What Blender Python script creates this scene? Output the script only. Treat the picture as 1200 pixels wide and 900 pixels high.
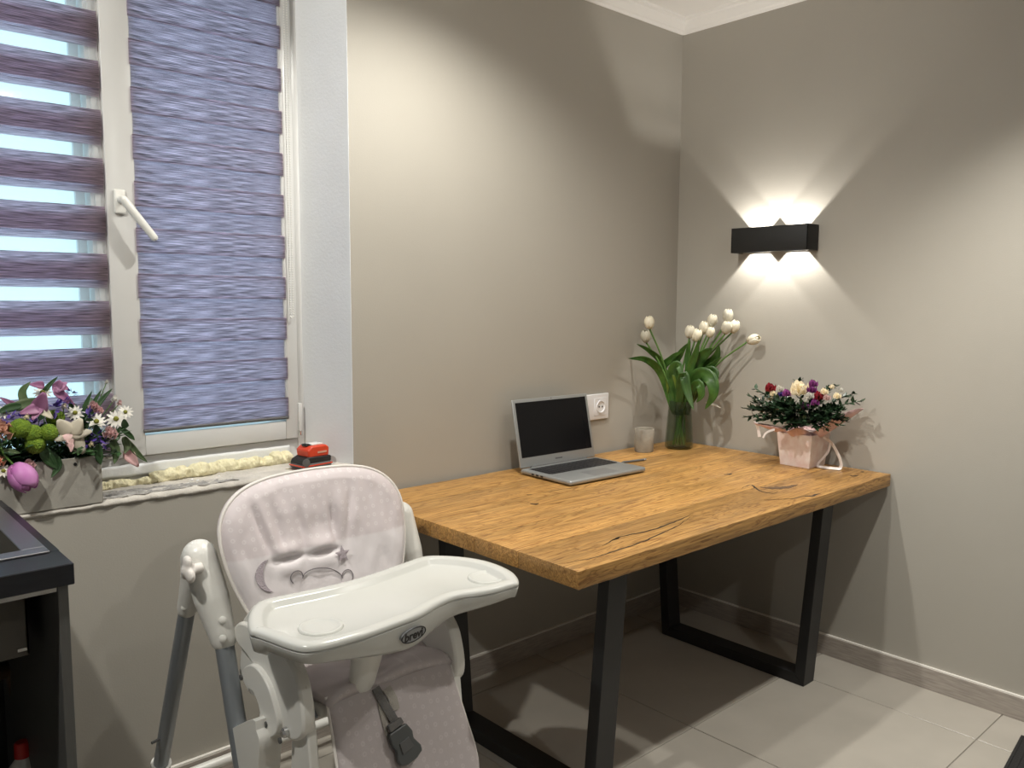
import bpy, bmesh, math, random
from mathutils import Vector, Matrix, noise
random.seed(7)
PI = math.pi
for o in list(bpy.data.objects): bpy.data.objects.remove(o)
SC = bpy.context.scene
COL = SC.collection

# ------------------------------------------------------------------ camera
FPX = 962.8
CAM = Vector((-3.0348, -2.2709, 1.3912))
YAW, PITCH, ROLL = 0.7322, 0.1008, 0.0045
_f = Vector((math.sin(YAW)*math.cos(PITCH), math.cos(YAW)*math.cos(PITCH), -math.sin(PITCH)))
_r0 = Vector((math.cos(YAW), -math.sin(YAW), 0))
_u0 = _r0.cross(_f)
_r = _r0*math.cos(ROLL) + _u0*math.sin(ROLL)
_u = -_r0*math.sin(ROLL) + _u0*math.cos(ROLL)
cam = bpy.data.cameras.new('camera'); camo = bpy.data.objects.new('camera', cam); COL.objects.link(camo)
camo.matrix_world = Matrix(((_r.x, _u.x, -_f.x, CAM.x), (_r.y, _u.y, -_f.y, CAM.y), (_r.z, _u.z, -_f.z, CAM.z), (0, 0, 0, 1)))
cam.sensor_width = 36; cam.lens = FPX*36/1200; cam.clip_start = .02
SC.camera = camo

def at(u, v, ax, val):
    """point of the room seen at photo pixel (u, v) on the plane axis ax = val"""
    d = _f + _r*((u-600)/FPX) - _u*((v-450)/FPX)
    t = (val-CAM[ax])/d[ax]
    return CAM + d*t

# ------------------------------------------------------------------ world, lights, exposure
W = bpy.data.worlds.new('world'); SC.world = W; W.use_nodes = True
bg = W.node_tree.nodes['Background']
bg.inputs['Color'].default_value = (.54, .86, 1.0, 1); bg.inputs['Strength'].default_value = .68
SC.view_settings.view_transform = 'Standard'; SC.view_settings.look = 'None'
SC.cycles.transparent_max_bounces = 24
SC.view_settings.gamma = 1; SC.view_settings.use_curve_mapping = False
SC.view_settings.exposure = 1.35
WARM = (1.0, .975, .90)
CEIL = 2.60
SPOTS = [  # ceiling downlights: x, y, power, cone angle, point an added fill spot is aimed at
    (-1.50, -.62, 38, 140, None), (-1.00, -1.63, 10, 125, None), (-.60, -1.63, 43, 98, None),
    (-3.30, -1.00, 47, 110, (-1.7, .1, 1.5)), (-1.90, -3.20, 16, 110, (-.6, -.4, 1.1))]  # both aimed spots are added fill for the reveal and upright surfaces
def spot_light(x, y, e, cone, aim):
    l = bpy.data.lights.new('downlight_beam', 'SPOT'); l.energy = e; l.color = WARM
    l.spot_size = math.radians(cone); l.spot_blend = .7; l.shadow_soft_size = .035
    o = bpy.data.objects.new('downlight_beam', l); COL.objects.link(o); o.location = (x, y, CEIL-.014)
    if aim: o.rotation_euler = (Vector(aim)-o.location).to_track_quat('-Z', 'Y').to_euler()
for s in SPOTS: spot_light(*s)
LAMP_E = 5.3

# ------------------------------------------------------------------ mesh helpers
class MB:
    def __init__(s): s.bm = bmesh.new()
    def box(s, x0, x1, y0, y1, z0, z1, bev=0, seg=2):
        r = bmesh.ops.create_cube(s.bm, size=1); vs = r['verts']
        for v in vs:
            v.co = Vector((x0+(v.co.x+.5)*(x1-x0), y0+(v.co.y+.5)*(y1-y0), z0+(v.co.z+.5)*(z1-z0)))
        if bev:
            es = list({e for v in vs for e in v.link_edges})
            bmesh.ops.bevel(s.bm, geom=es, offset=bev, segments=seg, affect='EDGES', profile=.5)
        return s
    def ring(s, c, a, b, ra, rb, n):
        return [s.bm.verts.new(c + a*(ra*math.cos(2*PI*i/n)) + b*(rb*math.sin(2*PI*i/n))) for i in range(n)]
    def skin(s, rings, caps=True, closed=False):
        n = len(rings[0])
        m = len(rings)
        for k in range(m if closed else m-1):
            A, B = rings[k], rings[(k+1) % m]
            for i in range(n):
                s.bm.faces.new((A[i], A[(i+1) % n], B[(i+1) % n], B[i]))
        if caps and not closed:
            s.bm.faces.new(list(reversed(rings[0]))); s.bm.faces.new(rings[-1])
    def tube(s, pts, rad, n=8, closed=False, flat=1.0, caps=True, ref=None):
        pts = [Vector(p) for p in pts]; m = len(pts)
        if not hasattr(rad, '__len__'): rad = [rad]*m
        rings = []; a = None
        for i, p in enumerate(pts):
            if closed: t = pts[(i+1) % m]-pts[i-1]
            else: t = pts[min(i+1, m-1)]-pts[max(i-1, 0)]
            t = t.normalized() if t.length > 1e-9 else Vector((0, 0, 1))
            if a is None:
                a = Vector(ref) if ref else (Vector((0, 0, 1)) if abs(t.z) < .9 else Vector((1, 0, 0)))
            a = (a - t*a.dot(t)).normalized(); b = t.cross(a)
            rings.append(s.ring(p, a, b, rad[i], rad[i]*flat, n))
        s.skin(rings, caps, closed); return s
    def lathe(s, prof, c=(0, 0, 0), n=24, axis=None, capb=True, capt=True):
        c = Vector(c); ax = Vector(axis or (0, 0, 1)).normalized()
        a = Vector((1, 0, 0)) if abs(ax.x) < .9 else Vector((0, 1, 0))
        a = (a-ax*a.dot(ax)).normalized(); b = ax.cross(a)
        rings = [s.ring(c+ax*z, a, b, max(r, 1e-5), max(r, 1e-5), n) for r, z in prof]
        s.skin(rings, caps=False)
        if capb: s.bm.faces.new(list(reversed(rings[0])))
        if capt: s.bm.faces.new(rings[-1])
        return s
    def ball(s, c, r, sub=2, sc=(1, 1, 1), jit=0):
        q = bmesh.ops.create_icosphere(s.bm, subdivisions=sub, radius=1)
        for v in q['verts']:
            d = v.co.copy(); k = 1+jit*(noise.noise(d*2.7+Vector(c)*31))
            v.co = Vector(c)+Vector((d.x*r*sc[0], d.y*r*sc[1], d.z*r*sc[2]))*k
        return s
    def prism(s, pts, d):
        """closed outline of 3D points extruded by vector d"""
        d = Vector(d)
        A = [s.bm.verts.new(Vector(p)) for p in pts]; B = [s.bm.verts.new(Vector(p)+d) for p in pts]
        n = len(A)
        s.bm.faces.new(A); s.bm.faces.new(list(reversed(B)))
        for i in range(n): s.bm.faces.new((A[i], B[i], B[(i+1) % n], A[(i+1) % n]))
        return s
    def grid(s, fn, nu, nv, closeu=False):
        V = [[s.bm.verts.new(Vector(fn(i/nu, j/nv))) for j in range(nv+1)] for i in range(nu if closeu else nu+1)]
        m = len(V)
        for i in range(nu):
            for j in range(nv):
                s.bm.faces.new((V[i][j], V[(i+1) % m][j], V[(i+1) % m][j+1], V[i][j+1]))
        return V
    def build(s, name, mat, parent=None, smooth=None, org=None):
        bmesh.ops.recalc_face_normals(s.bm, faces=s.bm.faces[:])
        if org is None: org = parent.get('_org') if parent else None
        off = Vector(org) if org is not None else None
        if off is not None: bmesh.ops.translate(s.bm, verts=s.bm.verts[:], vec=-off)
        me = bpy.data.meshes.new(name); s.bm.to_mesh(me); s.bm.free()
        if smooth is not None:
            for p in me.polygons: p.use_smooth = True
            if smooth < 180: me.set_sharp_from_angle(angle=math.radians(smooth))
        me.materials.append(mat)
        o = bpy.data.objects.new(name, me); COL.objects.link(o)
        if parent:
            o.parent = parent; o['_org'] = list(org) if org is not None else [0, 0, 0]
        elif off is not None:
            o.location = off; o['_org'] = list(org)
        return o

def tag(o, label=None, cat=None, group=None, kind=None):
    if label: o['label'] = label
    if cat: o['category'] = cat
    if group: o['group'] = group
    if kind: o['kind'] = kind
    return o
def empty(name, loc, label=None, cat=None, group=None, kind=None):
    o = bpy.data.objects.new(name, None); COL.objects.link(o); o.location = loc
    o.empty_display_size = .05; o['_org'] = list(loc)
    return tag(o, label, cat, group, kind)
def V(*a): return Vector(a)
def spline(pts, n=6, closed=False):
    P = [Vector(p) for p in pts]; m = len(P); out = []
    rng = range(m) if closed else range(m-1)
    for i in rng:
        p0 = P[i-1] if (closed or i > 0) else P[0]*2-P[1]
        p1 = P[i]; p2 = P[(i+1) % m]
        p3 = P[(i+2) % m] if (closed or i+2 < m) else P[-1]*2-P[-2]
        for k in range(n):
            t = k/n
            out.append(.5*((2*p1)+(p2-p0)*t+(2*p0-5*p1+4*p2-p3)*t*t+(3*p1-p0-3*p2+p3)*t**3))
    if not closed: out.append(P[-1])
    return out
def mods(o, sub=0, bev=0, solid=0, remesh=0, smooth=0):
    if solid:
        m = o.modifiers.new('s', 'SOLIDIFY'); m.thickness = solid; m.offset = 0
    if remesh:
        m = o.modifiers.new('r', 'REMESH'); m.mode = 'VOXEL'; m.voxel_size = remesh; m.use_smooth_shade = True
    if smooth:
        m = o.modifiers.new('c', 'SMOOTH'); m.iterations = smooth; m.factor = .5
    if bev:
        m = o.modifiers.new('b', 'BEVEL'); m.width = bev; m.segments = 2; m.limit_method = 'ANGLE'
    if sub:
        m = o.modifiers.new('u', 'SUBSURF'); m.levels = sub; m.render_levels = sub
    return o

# ------------------------------------------------------------------ materials
def mat(name, col, rough=.5, metal=0, var=0, vscale=8, bump=0, bscale=60, stretch=(1, 1, 1), col2=None, spec=.5, coat=0, rnd=0):
    m = bpy.data.materials.new(name); m.use_nodes = True
    nt = m.node_tree; b = nt.nodes['Principled BSDF']
    b.inputs['Base Color'].default_value = (*col, 1); b.inputs['Roughness'].default_value = rough
    b.inputs['Metallic'].default_value = metal; b.inputs['Specular IOR Level'].default_value = spec
    if coat: b.inputs['Coat Weight'].default_value = coat
    tc = nt.nodes.new('ShaderNodeTexCoord'); mp = nt.nodes.new('ShaderNodeMapping')
    mp.inputs['Scale'].default_value = stretch
    nt.links.new(tc.outputs['Object'], mp.inputs['Vector'])
    last = None
    if var or col2:
        n = nt.nodes.new('ShaderNodeTexNoise'); n.inputs['Scale'].default_value = vscale; n.inputs['Detail'].default_value = 5
        nt.links.new(mp.outputs[0], n.inputs['Vector'])
        mx = nt.nodes.new('ShaderNodeMix'); mx.data_type = 'RGBA'
        c2 = col2 or tuple(c*(1-var) for c in col)
        c1 = col if col2 else tuple(min(1, c*(1+var)) for c in col)
        mx.inputs[6].default_value = (*c1, 1); mx.inputs[7].default_value = (*c2, 1)
        r = nt.nodes.new('ShaderNodeMapRange'); r.inputs[1].default_value = .3; r.inputs[2].default_value = .7
        nt.links.new(n.outputs[0], r.inputs[0]); nt.links.new(r.outputs[0], mx.inputs[0])
        last = mx.outputs[2]
    if rnd:
        oi = nt.nodes.new('ShaderNodeObjectInfo'); hs = nt.nodes.new('ShaderNodeHueSaturation')
        r2 = nt.nodes.new('ShaderNodeMapRange'); r2.inputs[3].default_value = 1-rnd; r2.inputs[4].default_value = 1+rnd
        nt.links.new(oi.outputs['Random'], r2.inputs[0]); nt.links.new(r2.outputs[0], hs.inputs['Value'])
        if last: nt.links.new(last, hs.inputs['Color'])
        else: hs.inputs['Color'].default_value = (*col, 1)
        last = hs.outputs[0]
    if last: nt.links.new(last, b.inputs['Base Color'])
    if bump:
        n2 = nt.nodes.new('ShaderNodeTexNoise'); n2.inputs['Scale'].default_value = bscale; n2.inputs['Detail'].default_value = 4
        nt.links.new(mp.outputs[0], n2.inputs['Vector'])
        bp = nt.nodes.new('ShaderNodeBump'); bp.inputs['Strength'].default_value = bump; bp.inputs['Distance'].default_value = .01
        nt.links.new(n2.outputs[0], bp.inputs['Height']); nt.links.new(bp.outputs[0], b.inputs['Normal'])
    return m
def leafmat(name, col, col2, rough=.45, tr=.25):
    m = mat(name, col, rough, col2=col2, vscale=25, rnd=.2)
    nt = m.node_tree; b = nt.nodes['Principled BSDF']; out = nt.nodes['Material Output']
    t = nt.nodes.new('ShaderNodeBsdfTranslucent'); mx = nt.nodes.new('ShaderNodeMixShader'); mx.inputs[0].default_value = tr
    src = b.inputs['Base Color'].links[0].from_socket
    nt.links.new(src, t.inputs['Color'])
    nt.links.new(b.outputs[0], mx.inputs[1]); nt.links.new(t.outputs[0], mx.inputs[2]); nt.links.new(mx.outputs[0], out.inputs['Surface'])
    return m

M = {}
M['wall'] = mat('greige_paint', (.395, .37, .325), .55, var=.02, vscale=3, bump=.05, bscale=220)
M['reveal'] = mat('white_plaster', (.78, .79, .80), .7, var=.03, vscale=6, bump=.08, bscale=120)
M['ceiling'] = mat('ceiling_white', (.86, .84, .81), .8, bump=.02, bscale=200)
M['cornice'] = mat('cornice_white', (.85, .83, .80), .6)
M['pvc'] = mat('white_pvc', (.60, .595, .58), .3, var=.02, vscale=9)
M['gasket'] = mat('grey_gasket', (.30, .30, .30), .6)
M['white'] = mat('white_plastic', (.74, .73, .69), .30, spec=.5)
M['tray'] = mat('tray_plastic', (.56, .56, .53), .25)
M['tube'] = mat('grey_lacquered_tube', (.30, .325, .35), .32, metal=.5)
M['black'] = mat('black_steel', (.012, .012, .013), .45, bump=.04, bscale=400)
M['dark'] = mat('dark_grey_plastic', (.10, .10, .10), .45)
M['chrome'] = mat('steel', (.62, .62, .62), .25, metal=1)
M['concrete'] = mat('sill_plaster', (.64, .60, .54), .95, col2=(.46, .43, .39), vscale=14, bump=.6, bscale=45)
M['mortar'] = mat('rough_mortar', (.25, .24, .23), .95, col2=(.42, .40, .37), vscale=30, bump=.9, bscale=80)
M['foam'] = mat('expanding_foam', (.80, .74, .50), .8, var=.1, vscale=40, bump=.5, bscale=130)
M['planter'] = mat('grey_planter', (.36, .34, .30), .75, var=.18, vscale=9, bump=.08, bscale=90)
M['counter'] = mat('black_worktop', (.013, .014, .018), .30, var=.25, vscale=14, stretch=(1, 8, 8))
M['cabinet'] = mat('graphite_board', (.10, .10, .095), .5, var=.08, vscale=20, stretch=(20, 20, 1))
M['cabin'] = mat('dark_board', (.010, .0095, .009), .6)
M['sink'] = mat('brushed_steel', (.42, .42, .44), .36, metal=1, bump=.05, bscale=300)
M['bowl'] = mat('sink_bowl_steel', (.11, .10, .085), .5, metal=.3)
M['grout'] = mat('grout', (.33, .30, .27), .9)
M['tile'] = mat('stone_tile', (.42, .388, .34), .30, var=.06, vscale=5, bump=.015, bscale=40, rnd=.02)
M['base'] = mat('grey_oak_board', (.44, .39, .345), .5, col2=(.30, .265, .235), vscale=14, stretch=(1.2, 1.2, 14))
M['caulk'] = mat('white_sealant', (.80, .77, .72), .5)
M['lampblack'] = mat('lamp_black', (.01, .01, .01), .6)
M['laptop'] = mat('silver_grey', (.36, .37, .37), .38, metal=.55)
M['lapdark'] = mat('touchpad_grey', (.27, .275, .28), .4, metal=.5)
M['screen'] = mat('black_screen', (.006, .006, .007), .22, spec=.16)
M['keys'] = mat('black_keys', (.015, .015, .017), .45)
M['mug'] = mat('concrete_cup', (.34, .31, .255), .8, col2=(.22, .195, .16), vscale=22, bump=.25, bscale=70)
M['pot'] = mat('pink_marbled_paper', (.70, .52, .48), .6, col2=(.86, .78, .75), vscale=22, bump=.1, bscale=60)
M['tissue'] = mat('pink_tissue', (.74, .50, .49), .6, var=.1, vscale=20, bump=.2, bscale=50)
M['ribbon'] = mat('satin_ribbon', (.82, .74, .70), .35)
M['red'] = mat('red_plastic', (.62, .055, .02), .38)
M['socket'] = mat('socket_white', (.82, .82, .84), .3)
M['stem'] = leafmat('tulip_stem', (.13, .25, .05), (.09, .19, .04), .45, .1)
M['tleaf'] = leafmat('tulip_leaf', (.085, .19, .030), (.030, .09, .016), .38, .25)
M['yleaf'] = leafmat('yellow_green_leaf', (.25, .30, .04), (.12, .22, .03), .4, .3)
M['tulip'] = leafmat('white_tulip', (.86, .82, .70), (.80, .74, .58), .5, .3)
M['bleaf'] = leafmat('box_leaf', (.014, .034, .016), (.028, .06, .026), .32, .1)
M['gleaf'] = leafmat('garden_leaf', (.05, .11, .035), (.02, .055, .02), .42, .15)
M['pleaf'] = leafmat('pale_leaf', (.17, .22, .11), (.09, .15, .06), .5, .2)
M['green'] = mat('green_pompon', (.20, .30, .015), .8, col2=(.10, .19, .01), vscale=120, bump=.9, bscale=260)
M['wpet'] = leafmat('white_petal', (.82, .80, .74), (.74, .70, .62), .5, .3)
M['opet'] = leafmat('orchid_petal', (.66, .60, .47), (.74, .68, .56), .45, .3)
M['lpink'] = leafmat('pale_pink_petal', (.74, .44, .46), (.80, .60, .56), .5, .3)
M['mpink'] = leafmat('mauve_petal', (.30, .10, .23), (.46, .23, .37), .45, .25)
M['magenta'] = leafmat('magenta_petal', (.62, .20, .55), (.72, .36, .66), .45, .3)
M['violet'] = leafmat('violet_petal', (.07, .04, .25), (.13, .07, .36), .5, .15)
M['salmon'] = leafmat('salmon_petal', (.85, .46, .33), (.85, .58, .44), .5, .3)
M['wine'] = leafmat('wine_petal', (.22, .008, .02), (.32, .02, .03), .55, .1)
M['purple'] = leafmat('purple_petal', (.20, .03, .17), (.32, .08, .28), .5, .15)
M['cream'] = leafmat('cream_petal', (.84, .74, .52), (.86, .78, .62), .5, .3)
M['yellow'] = mat('yellow_centre', (.55, .42, .05), .8, bump=.5, bscale=200)
M['olive'] = mat('daisy_centre', (.22, .22, .03), .8, bump=.5, bscale=200)
M['strapg'] = mat('grey_webbing', (.16, .155, .15), .8, bump=.5, bscale=500)
M['strapb'] = mat('beige_webbing', (.42, .39, .35), .8, bump=.5, bscale=500)
M['buckle'] = mat('grey_buckle', (.085, .09, .09), .4)
M['badge'] = mat('silver_badge', (.28, .29, .30), .4, metal=.3)
M['ink'] = mat('black_ink', (.01, .01, .01), .5)
M['stitch'] = mat('grey_embroidery', (.16, .14, .15), .7)
M['stitchl'] = mat('mauve_embroidery', (.40, .345, .375), .7, bump=.5, bscale=300)
M['piping'] = mat('cream_piping', (.74, .70, .66), .6)
M['resin'] = mat('dark_crack_resin', (.02, .012, .008), .5)
M['knot'] = mat('dark_knot', (.045, .026, .015), .5, col2=(.13, .07, .03), vscale=40)
M['redcap'] = mat('red_cap', (.50, .02, .015), .4)
M['bottle'] = mat('white_bottle', (.70, .68, .66), .4)
M['pipe'] = mat('brown_pipe', (.10, .06, .035), .5)
M['rubber'] = mat('black_rubber', (.012, .012, .013), .6, bump=.2, bscale=200)
M['outwall'] = mat('outside_render', (.55, .55, .55), .9)

def wood(name):
    m = bpy.data.materials.new(name); m.use_nodes = True; nt = m.node_tree; b = nt.nodes['Principled BSDF']
    N = nt.nodes.new; L = nt.links.new
    tc = N('ShaderNodeTexCoord'); oi = N('ShaderNodeObjectInfo')
    off = N('ShaderNodeVectorMath'); off.operation = 'ADD'
    sc = N('ShaderNodeVectorMath'); sc.operation = 'SCALE'; sc.inputs['Scale'].default_value = 7
    cmb = N('ShaderNodeCombineXYZ')
    for i in range(3): L(oi.outputs['Random'], cmb.inputs[i])
    L(cmb.outputs[0], sc.inputs[0]); L(tc.outputs['Object'], off.inputs[0]); L(sc.outputs[0], off.inputs[1])
    mp = N('ShaderNodeMapping'); mp.inputs['Scale'].default_value = (.9, 9, 9); L(off.outputs[0], mp.inputs[0])
    n1 = N('ShaderNodeTexNoise'); n1.inputs['Scale'].default_value = 2.6; n1.inputs['Detail'].default_value = 6; n1.inputs['Distortion'].default_value = .9
    L(mp.outputs[0], n1.inputs['Vector'])
    # growth rings: noise folded into bands
    mu = N('ShaderNodeMath'); mu.operation = 'MULTIPLY'; mu.inputs[1].default_value = 11; L(n1.outputs[0], mu.inputs[0])
    fr = N('ShaderNodeMath'); fr.operation = 'PINGPONG'; fr.inputs[1].default_value = .5; L(mu.outputs[0], fr.inputs[0])
    cr = N('ShaderNodeValToRGB'); e = cr.color_ramp.elements
    e[0].position = 0; e[0].color = (.26, .115, .03, 1); e[1].position = .5; e[1].color = (.52, .285, .090, 1)
    k = e.new(.18); k.color = (.45, .24, .070, 1)
    L(fr.outputs[0], cr.inputs[0])
    mp2 = N('ShaderNodeMapping'); mp2.inputs['Scale'].default_value = (6, 150, 150); L(off.outputs[0], mp2.inputs[0])
    n2 = N('ShaderNodeTexNoise'); n2.inputs['Scale'].default_value = 1; n2.inputs['Detail'].default_value = 3; L(mp2.outputs[0], n2.inputs['Vector'])
    r2 = N('ShaderNodeMapRange'); r2.inputs[1].default_value = .35; r2.inputs[2].default_value = .62; r2.inputs[3].default_value = .66; r2.inputs[4].default_value = 1.05
    L(n2.outputs[0], r2.inputs[0])
    hs = N('ShaderNodeHueSaturation'); L(cr.outputs[0], hs.inputs['Color'])
    n3 = N('ShaderNodeTexNoise'); n3.inputs['Scale'].default_value = 2.2; n3.inputs['Detail'].default_value = 2
    mp3 = N('ShaderNodeMapping'); mp3.inputs['Scale'].default_value = (.8, 3.5, 3); L(off.outputs[0], mp3.inputs[0]); L(mp3.outputs[0], n3.inputs['Vector'])
    r3 = N('ShaderNodeMapRange'); r3.inputs[1].default_value = .3; r3.inputs[2].default_value = .7; r3.inputs[3].default_value = .82; r3.inputs[4].default_value = 1.1
    L(n3.outputs[0], r3.inputs[0])
    mm = N('ShaderNodeMath'); mm.operation = 'MULTIPLY'; L(r2.outputs[0], mm.inputs[0]); L(r3.outputs[0], mm.inputs[1])
    rt = N('ShaderNodeMapRange'); rt.inputs[3].default_value = .84; rt.inputs[4].default_value = 1.12; L(oi.outputs['Random'], rt.inputs[0])
    m4 = N('ShaderNodeMath'); m4.operation = 'MULTIPLY'; L(mm.outputs[0], m4.inputs[0]); L(rt.outputs[0], m4.inputs[1])
    L(m4.outputs[0], hs.inputs['Value']); L(hs.outputs[0], b.inputs['Base Color'])
    b.inputs['Roughness'].default_value = .42
    bp = N('ShaderNodeBump'); bp.inputs['Strength'].default_value = .12; bp.inputs['Distance'].default_value = .004
    L(n2.outputs[0], bp.inputs['Height']); L(bp.outputs[0], b.inputs['Normal'])
    return m
M['wood'] = wood('oak_wood')

def padmat(name, hi, lo, zsplit, dots=.55):
    """printed seat fabric: darker top panel, lighter lower panel, small pale dots"""
    m = bpy.data.materials.new(name); m.use_nodes = True; nt = m.node_tree; b = nt.nodes['Principled BSDF']
    N = nt.nodes.new; L = nt.links.new
    tc = N('ShaderNodeTexCoord'); sp = N('ShaderNodeSeparateXYZ'); L(tc.outputs['Object'], sp.inputs[0])
    gt = N('ShaderNodeMapRange'); gt.inputs[1].default_value = zsplit-.003; gt.inputs[2].default_value = zsplit+.003
    L(sp.outputs['Z'], gt.inputs[0])
    mx = N('ShaderNodeMix'); mx.data_type = 'RGBA'; mx.inputs[6].default_value = (*lo, 1); mx.inputs[7].default_value = (*hi, 1)
    L(gt.outputs[0], mx.inputs[0])
    cmb = N('ShaderNodeCombineXYZ'); L(sp.outputs['X'], cmb.inputs[0]); L(sp.outputs['Z'], cmb.inputs[1])
    vo = N('ShaderNodeTexVoronoi'); vo.voronoi_dimensions = '2D'; vo.inputs['Scale'].default_value = 42; vo.inputs['Randomness'].default_value = .45
    L(cmb.outputs[0], vo.inputs['Vector'])
    # little rings
    d = N('ShaderNodeMath'); d.operation = 'SUBTRACT'; d.inputs[1].default_value = .15; L(vo.outputs['Distance'], d.inputs[0])
    ab = N('ShaderNodeMath'); ab.operation = 'ABSOLUTE'; L(d.outputs[0], ab.inputs[0])
    rr = N('ShaderNodeMapRange'); rr.inputs[1].default_value = .04; rr.inputs[2].default_value = .085; rr.inputs[3].default_value = dots; rr.inputs[4].default_value = 0
    L(ab.outputs[0], rr.inputs[0])
    g = N('ShaderNodeMath'); g.operation = 'MULTIPLY'; L(rr.outputs[0], g.inputs[0])
    L(gt.outputs[0], g.inputs[1])
    m2 = N('ShaderNodeMix'); m2.data_type = 'RGBA'; m2.inputs[7].default_value = (.72, .67, .67, 1)
    L(g.outputs[0], m2.inputs[0]); L(mx.outputs[2], m2.inputs[6]); L(m2.outputs[2], b.inputs['Base Color'])
    b.inputs['Roughness'].default_value = .55; b.inputs['Sheen Weight'].default_value = .15
    n = N('ShaderNodeTexNoise'); n.inputs['Scale'].default_value = 35; n.inputs['Detail'].default_value = 3; L(tc.outputs['Object'], n.inputs['Vector'])
    bp = N('ShaderNodeBump'); bp.inputs['Strength'].default_value = .12; bp.inputs['Distance'].default_value = .01; L(n.outputs[0], bp.inputs['Height']); L(bp.outputs[0], b.inputs['Normal'])
    return m
M['pad'] = padmat('printed_pad', (.60, .535, .545), (.68, .635, .645), .795)
M['pad2'] = padmat('mauve_pad', (.47, .42, .42), (.47, .42, .42), -9, .22)

def fabric():
    m = bpy.data.materials.new('zebra_fabric'); m.use_nodes = True; nt = m.node_tree; N = nt.nodes.new; L = nt.links.new
    nt.nodes.remove(nt.nodes['Principled BSDF']); out = nt.nodes['Material Output']
    tc = N('ShaderNodeTexCoord'); mp = N('ShaderNodeMapping'); mp.inputs['Scale'].default_value = (14, 1, 420); L(tc.outputs['Object'], mp.inputs[0])
    n = N('ShaderNodeTexNoise'); n.inputs['Scale'].default_value = 1; n.inputs['Detail'].default_value = 3; L(mp.outputs[0], n.inputs['Vector'])
    def ramp(c0, c1):
        cr = N('ShaderNodeValToRGB'); e = cr.color_ramp.elements
        e[0].position = .34; e[0].color = (*c0, 1); e[1].position = .66; e[1].color = (*c1, 1); L(n.outputs[0], cr.inputs[0]); return cr.outputs[0]
    df = N('ShaderNodeBsdfDiffuse'); tr = N('ShaderNodeBsdfTranslucent')
    L(ramp((.12, .10, .09), (.42, .36, .34)), df.inputs[0]); L(ramp((.34, .29, .33), (.99, .86, .98)), tr.inputs[0])
    mx = N('ShaderNodeMixShader'); mx.inputs[0].default_value = .80
    L(df.outputs[0], mx.inputs[1]); L(tr.outputs[0], mx.inputs[2]); L(mx.outputs[0], out.inputs['Surface'])
    return m
def seethrough(name, col, t, rough=.05, glossy=True, tcol=(1, 1, 1)):
    m = bpy.data.materials.new(name); m.use_nodes = True; nt = m.node_tree; N = nt.nodes.new; L = nt.links.new
    nt.nodes.remove(nt.nodes['Principled BSDF']); out = nt.nodes['Material Output']
    tp = N('ShaderNodeBsdfTransparent'); tp.inputs[0].default_value = (*tcol, 1)
    if glossy: g = N('ShaderNodeBsdfGlossy'); g.inputs['Roughness'].default_value = rough
    else: g = N('ShaderNodeBsdfTranslucent')
    g.inputs['Color'].default_value = (*col, 1)
    mx = N('ShaderNodeMixShader')
    if glossy:
        lw = N('ShaderNodeLayerWeight'); lw.inputs['Blend'].default_value = .5
        pw = N('ShaderNodeMath'); pw.operation = 'POWER'; pw.inputs[1].default_value = 4; L(lw.outputs['Facing'], pw.inputs[0])
        mr = N('ShaderNodeMapRange'); mr.inputs[3].default_value = .035; mr.inputs[4].default_value = .45; L(pw.outputs[0], mr.inputs[0]); L(mr.outputs[0], mx.inputs[0])
    else: mx.inputs[0].default_value = t
    L(tp.outputs[0], mx.inputs[1]); L(g.outputs[0], mx.inputs[2]); L(mx.outputs[0], out.inputs['Surface'])
    return m
M['fabric'] = fabric()
M['sheer'] = seethrough('sheer_voile', (.85, .85, .85), .16, glossy=False)
M['pane'] = seethrough('window_glass', (1, 1, 1), 0)
M['vase'] = seethrough('smoked_glass', (1, 1, 1), 0, tcol=(.72, .755, .69))
M['lens'] = seethrough('lamp_lens', (1, 1, 1), 0)
M['led'] = mat('led_chip', (.9, .85, .7), .4)

# ================================================================== THE SETTING
XR, XL, YB, YF = 0.0, -4.2, 0.0, -4.6
WX0, WX1, WZ0, WZ1 = -3.60, -1.675, .862, 2.42     # window opening
mb = MB()
mb.prism([(WX1, 0, 0), (.15, 0, 0), (.15, .42, 0), (WX1-.065, .42, 0), (WX1-.065, .2, 0)], (0, 0, CEIL))
mb.box(XL-.15, WX1-.065, 0, .42, 0, WZ0-.02)
mb.prism([(WX1-.065, 0, WZ0-.02), (WX1, 0, WZ0-.02), (WX1-.065, .2, WZ0-.02)], (0, 0, -.0))if False else None
mb.box(WX1-.07, WX1+.001, .0004, .1, 0, WZ0-.02)
mb.box(WX0, WX1-.0005, .0, .03, WZ0-.0201, WZ0-.007)
mb.box(XL-.15, WX0, 0, .42, WZ0-.02, CEIL)
mb.box(WX0, WX1+.001, 0, .42, WZ1, CEIL)
tag(mb.build('wall_back', M['wall']), kind='structure')
tag(MB().box(0, .15, YF-.15, 0, 0, CEIL).build('wall_right', M['wall']), kind='structure')
tag(MB().box(XL-.15, XL, YF, 0, 0, CEIL).build('wall_left', M['reveal']), kind='structure')  # unseen wall, given a white finish to bounce more light
tag(MB().box(XL-.15, 0, YF-.15, YF, 0, CEIL).build('wall_front', M['reveal']), kind='structure')  # also out of view, white for the extra bounce
tag(MB().box(XL-.15, .15, YF-.15, .42, CEIL, CEIL+.12).build('ceiling', M['ceiling']), kind='structure')
fl = tag(MB().box(XL-.15, .15, YF-.15, .42, -.12, -.004).build('floor', M['grout']), kind='structure')
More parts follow.
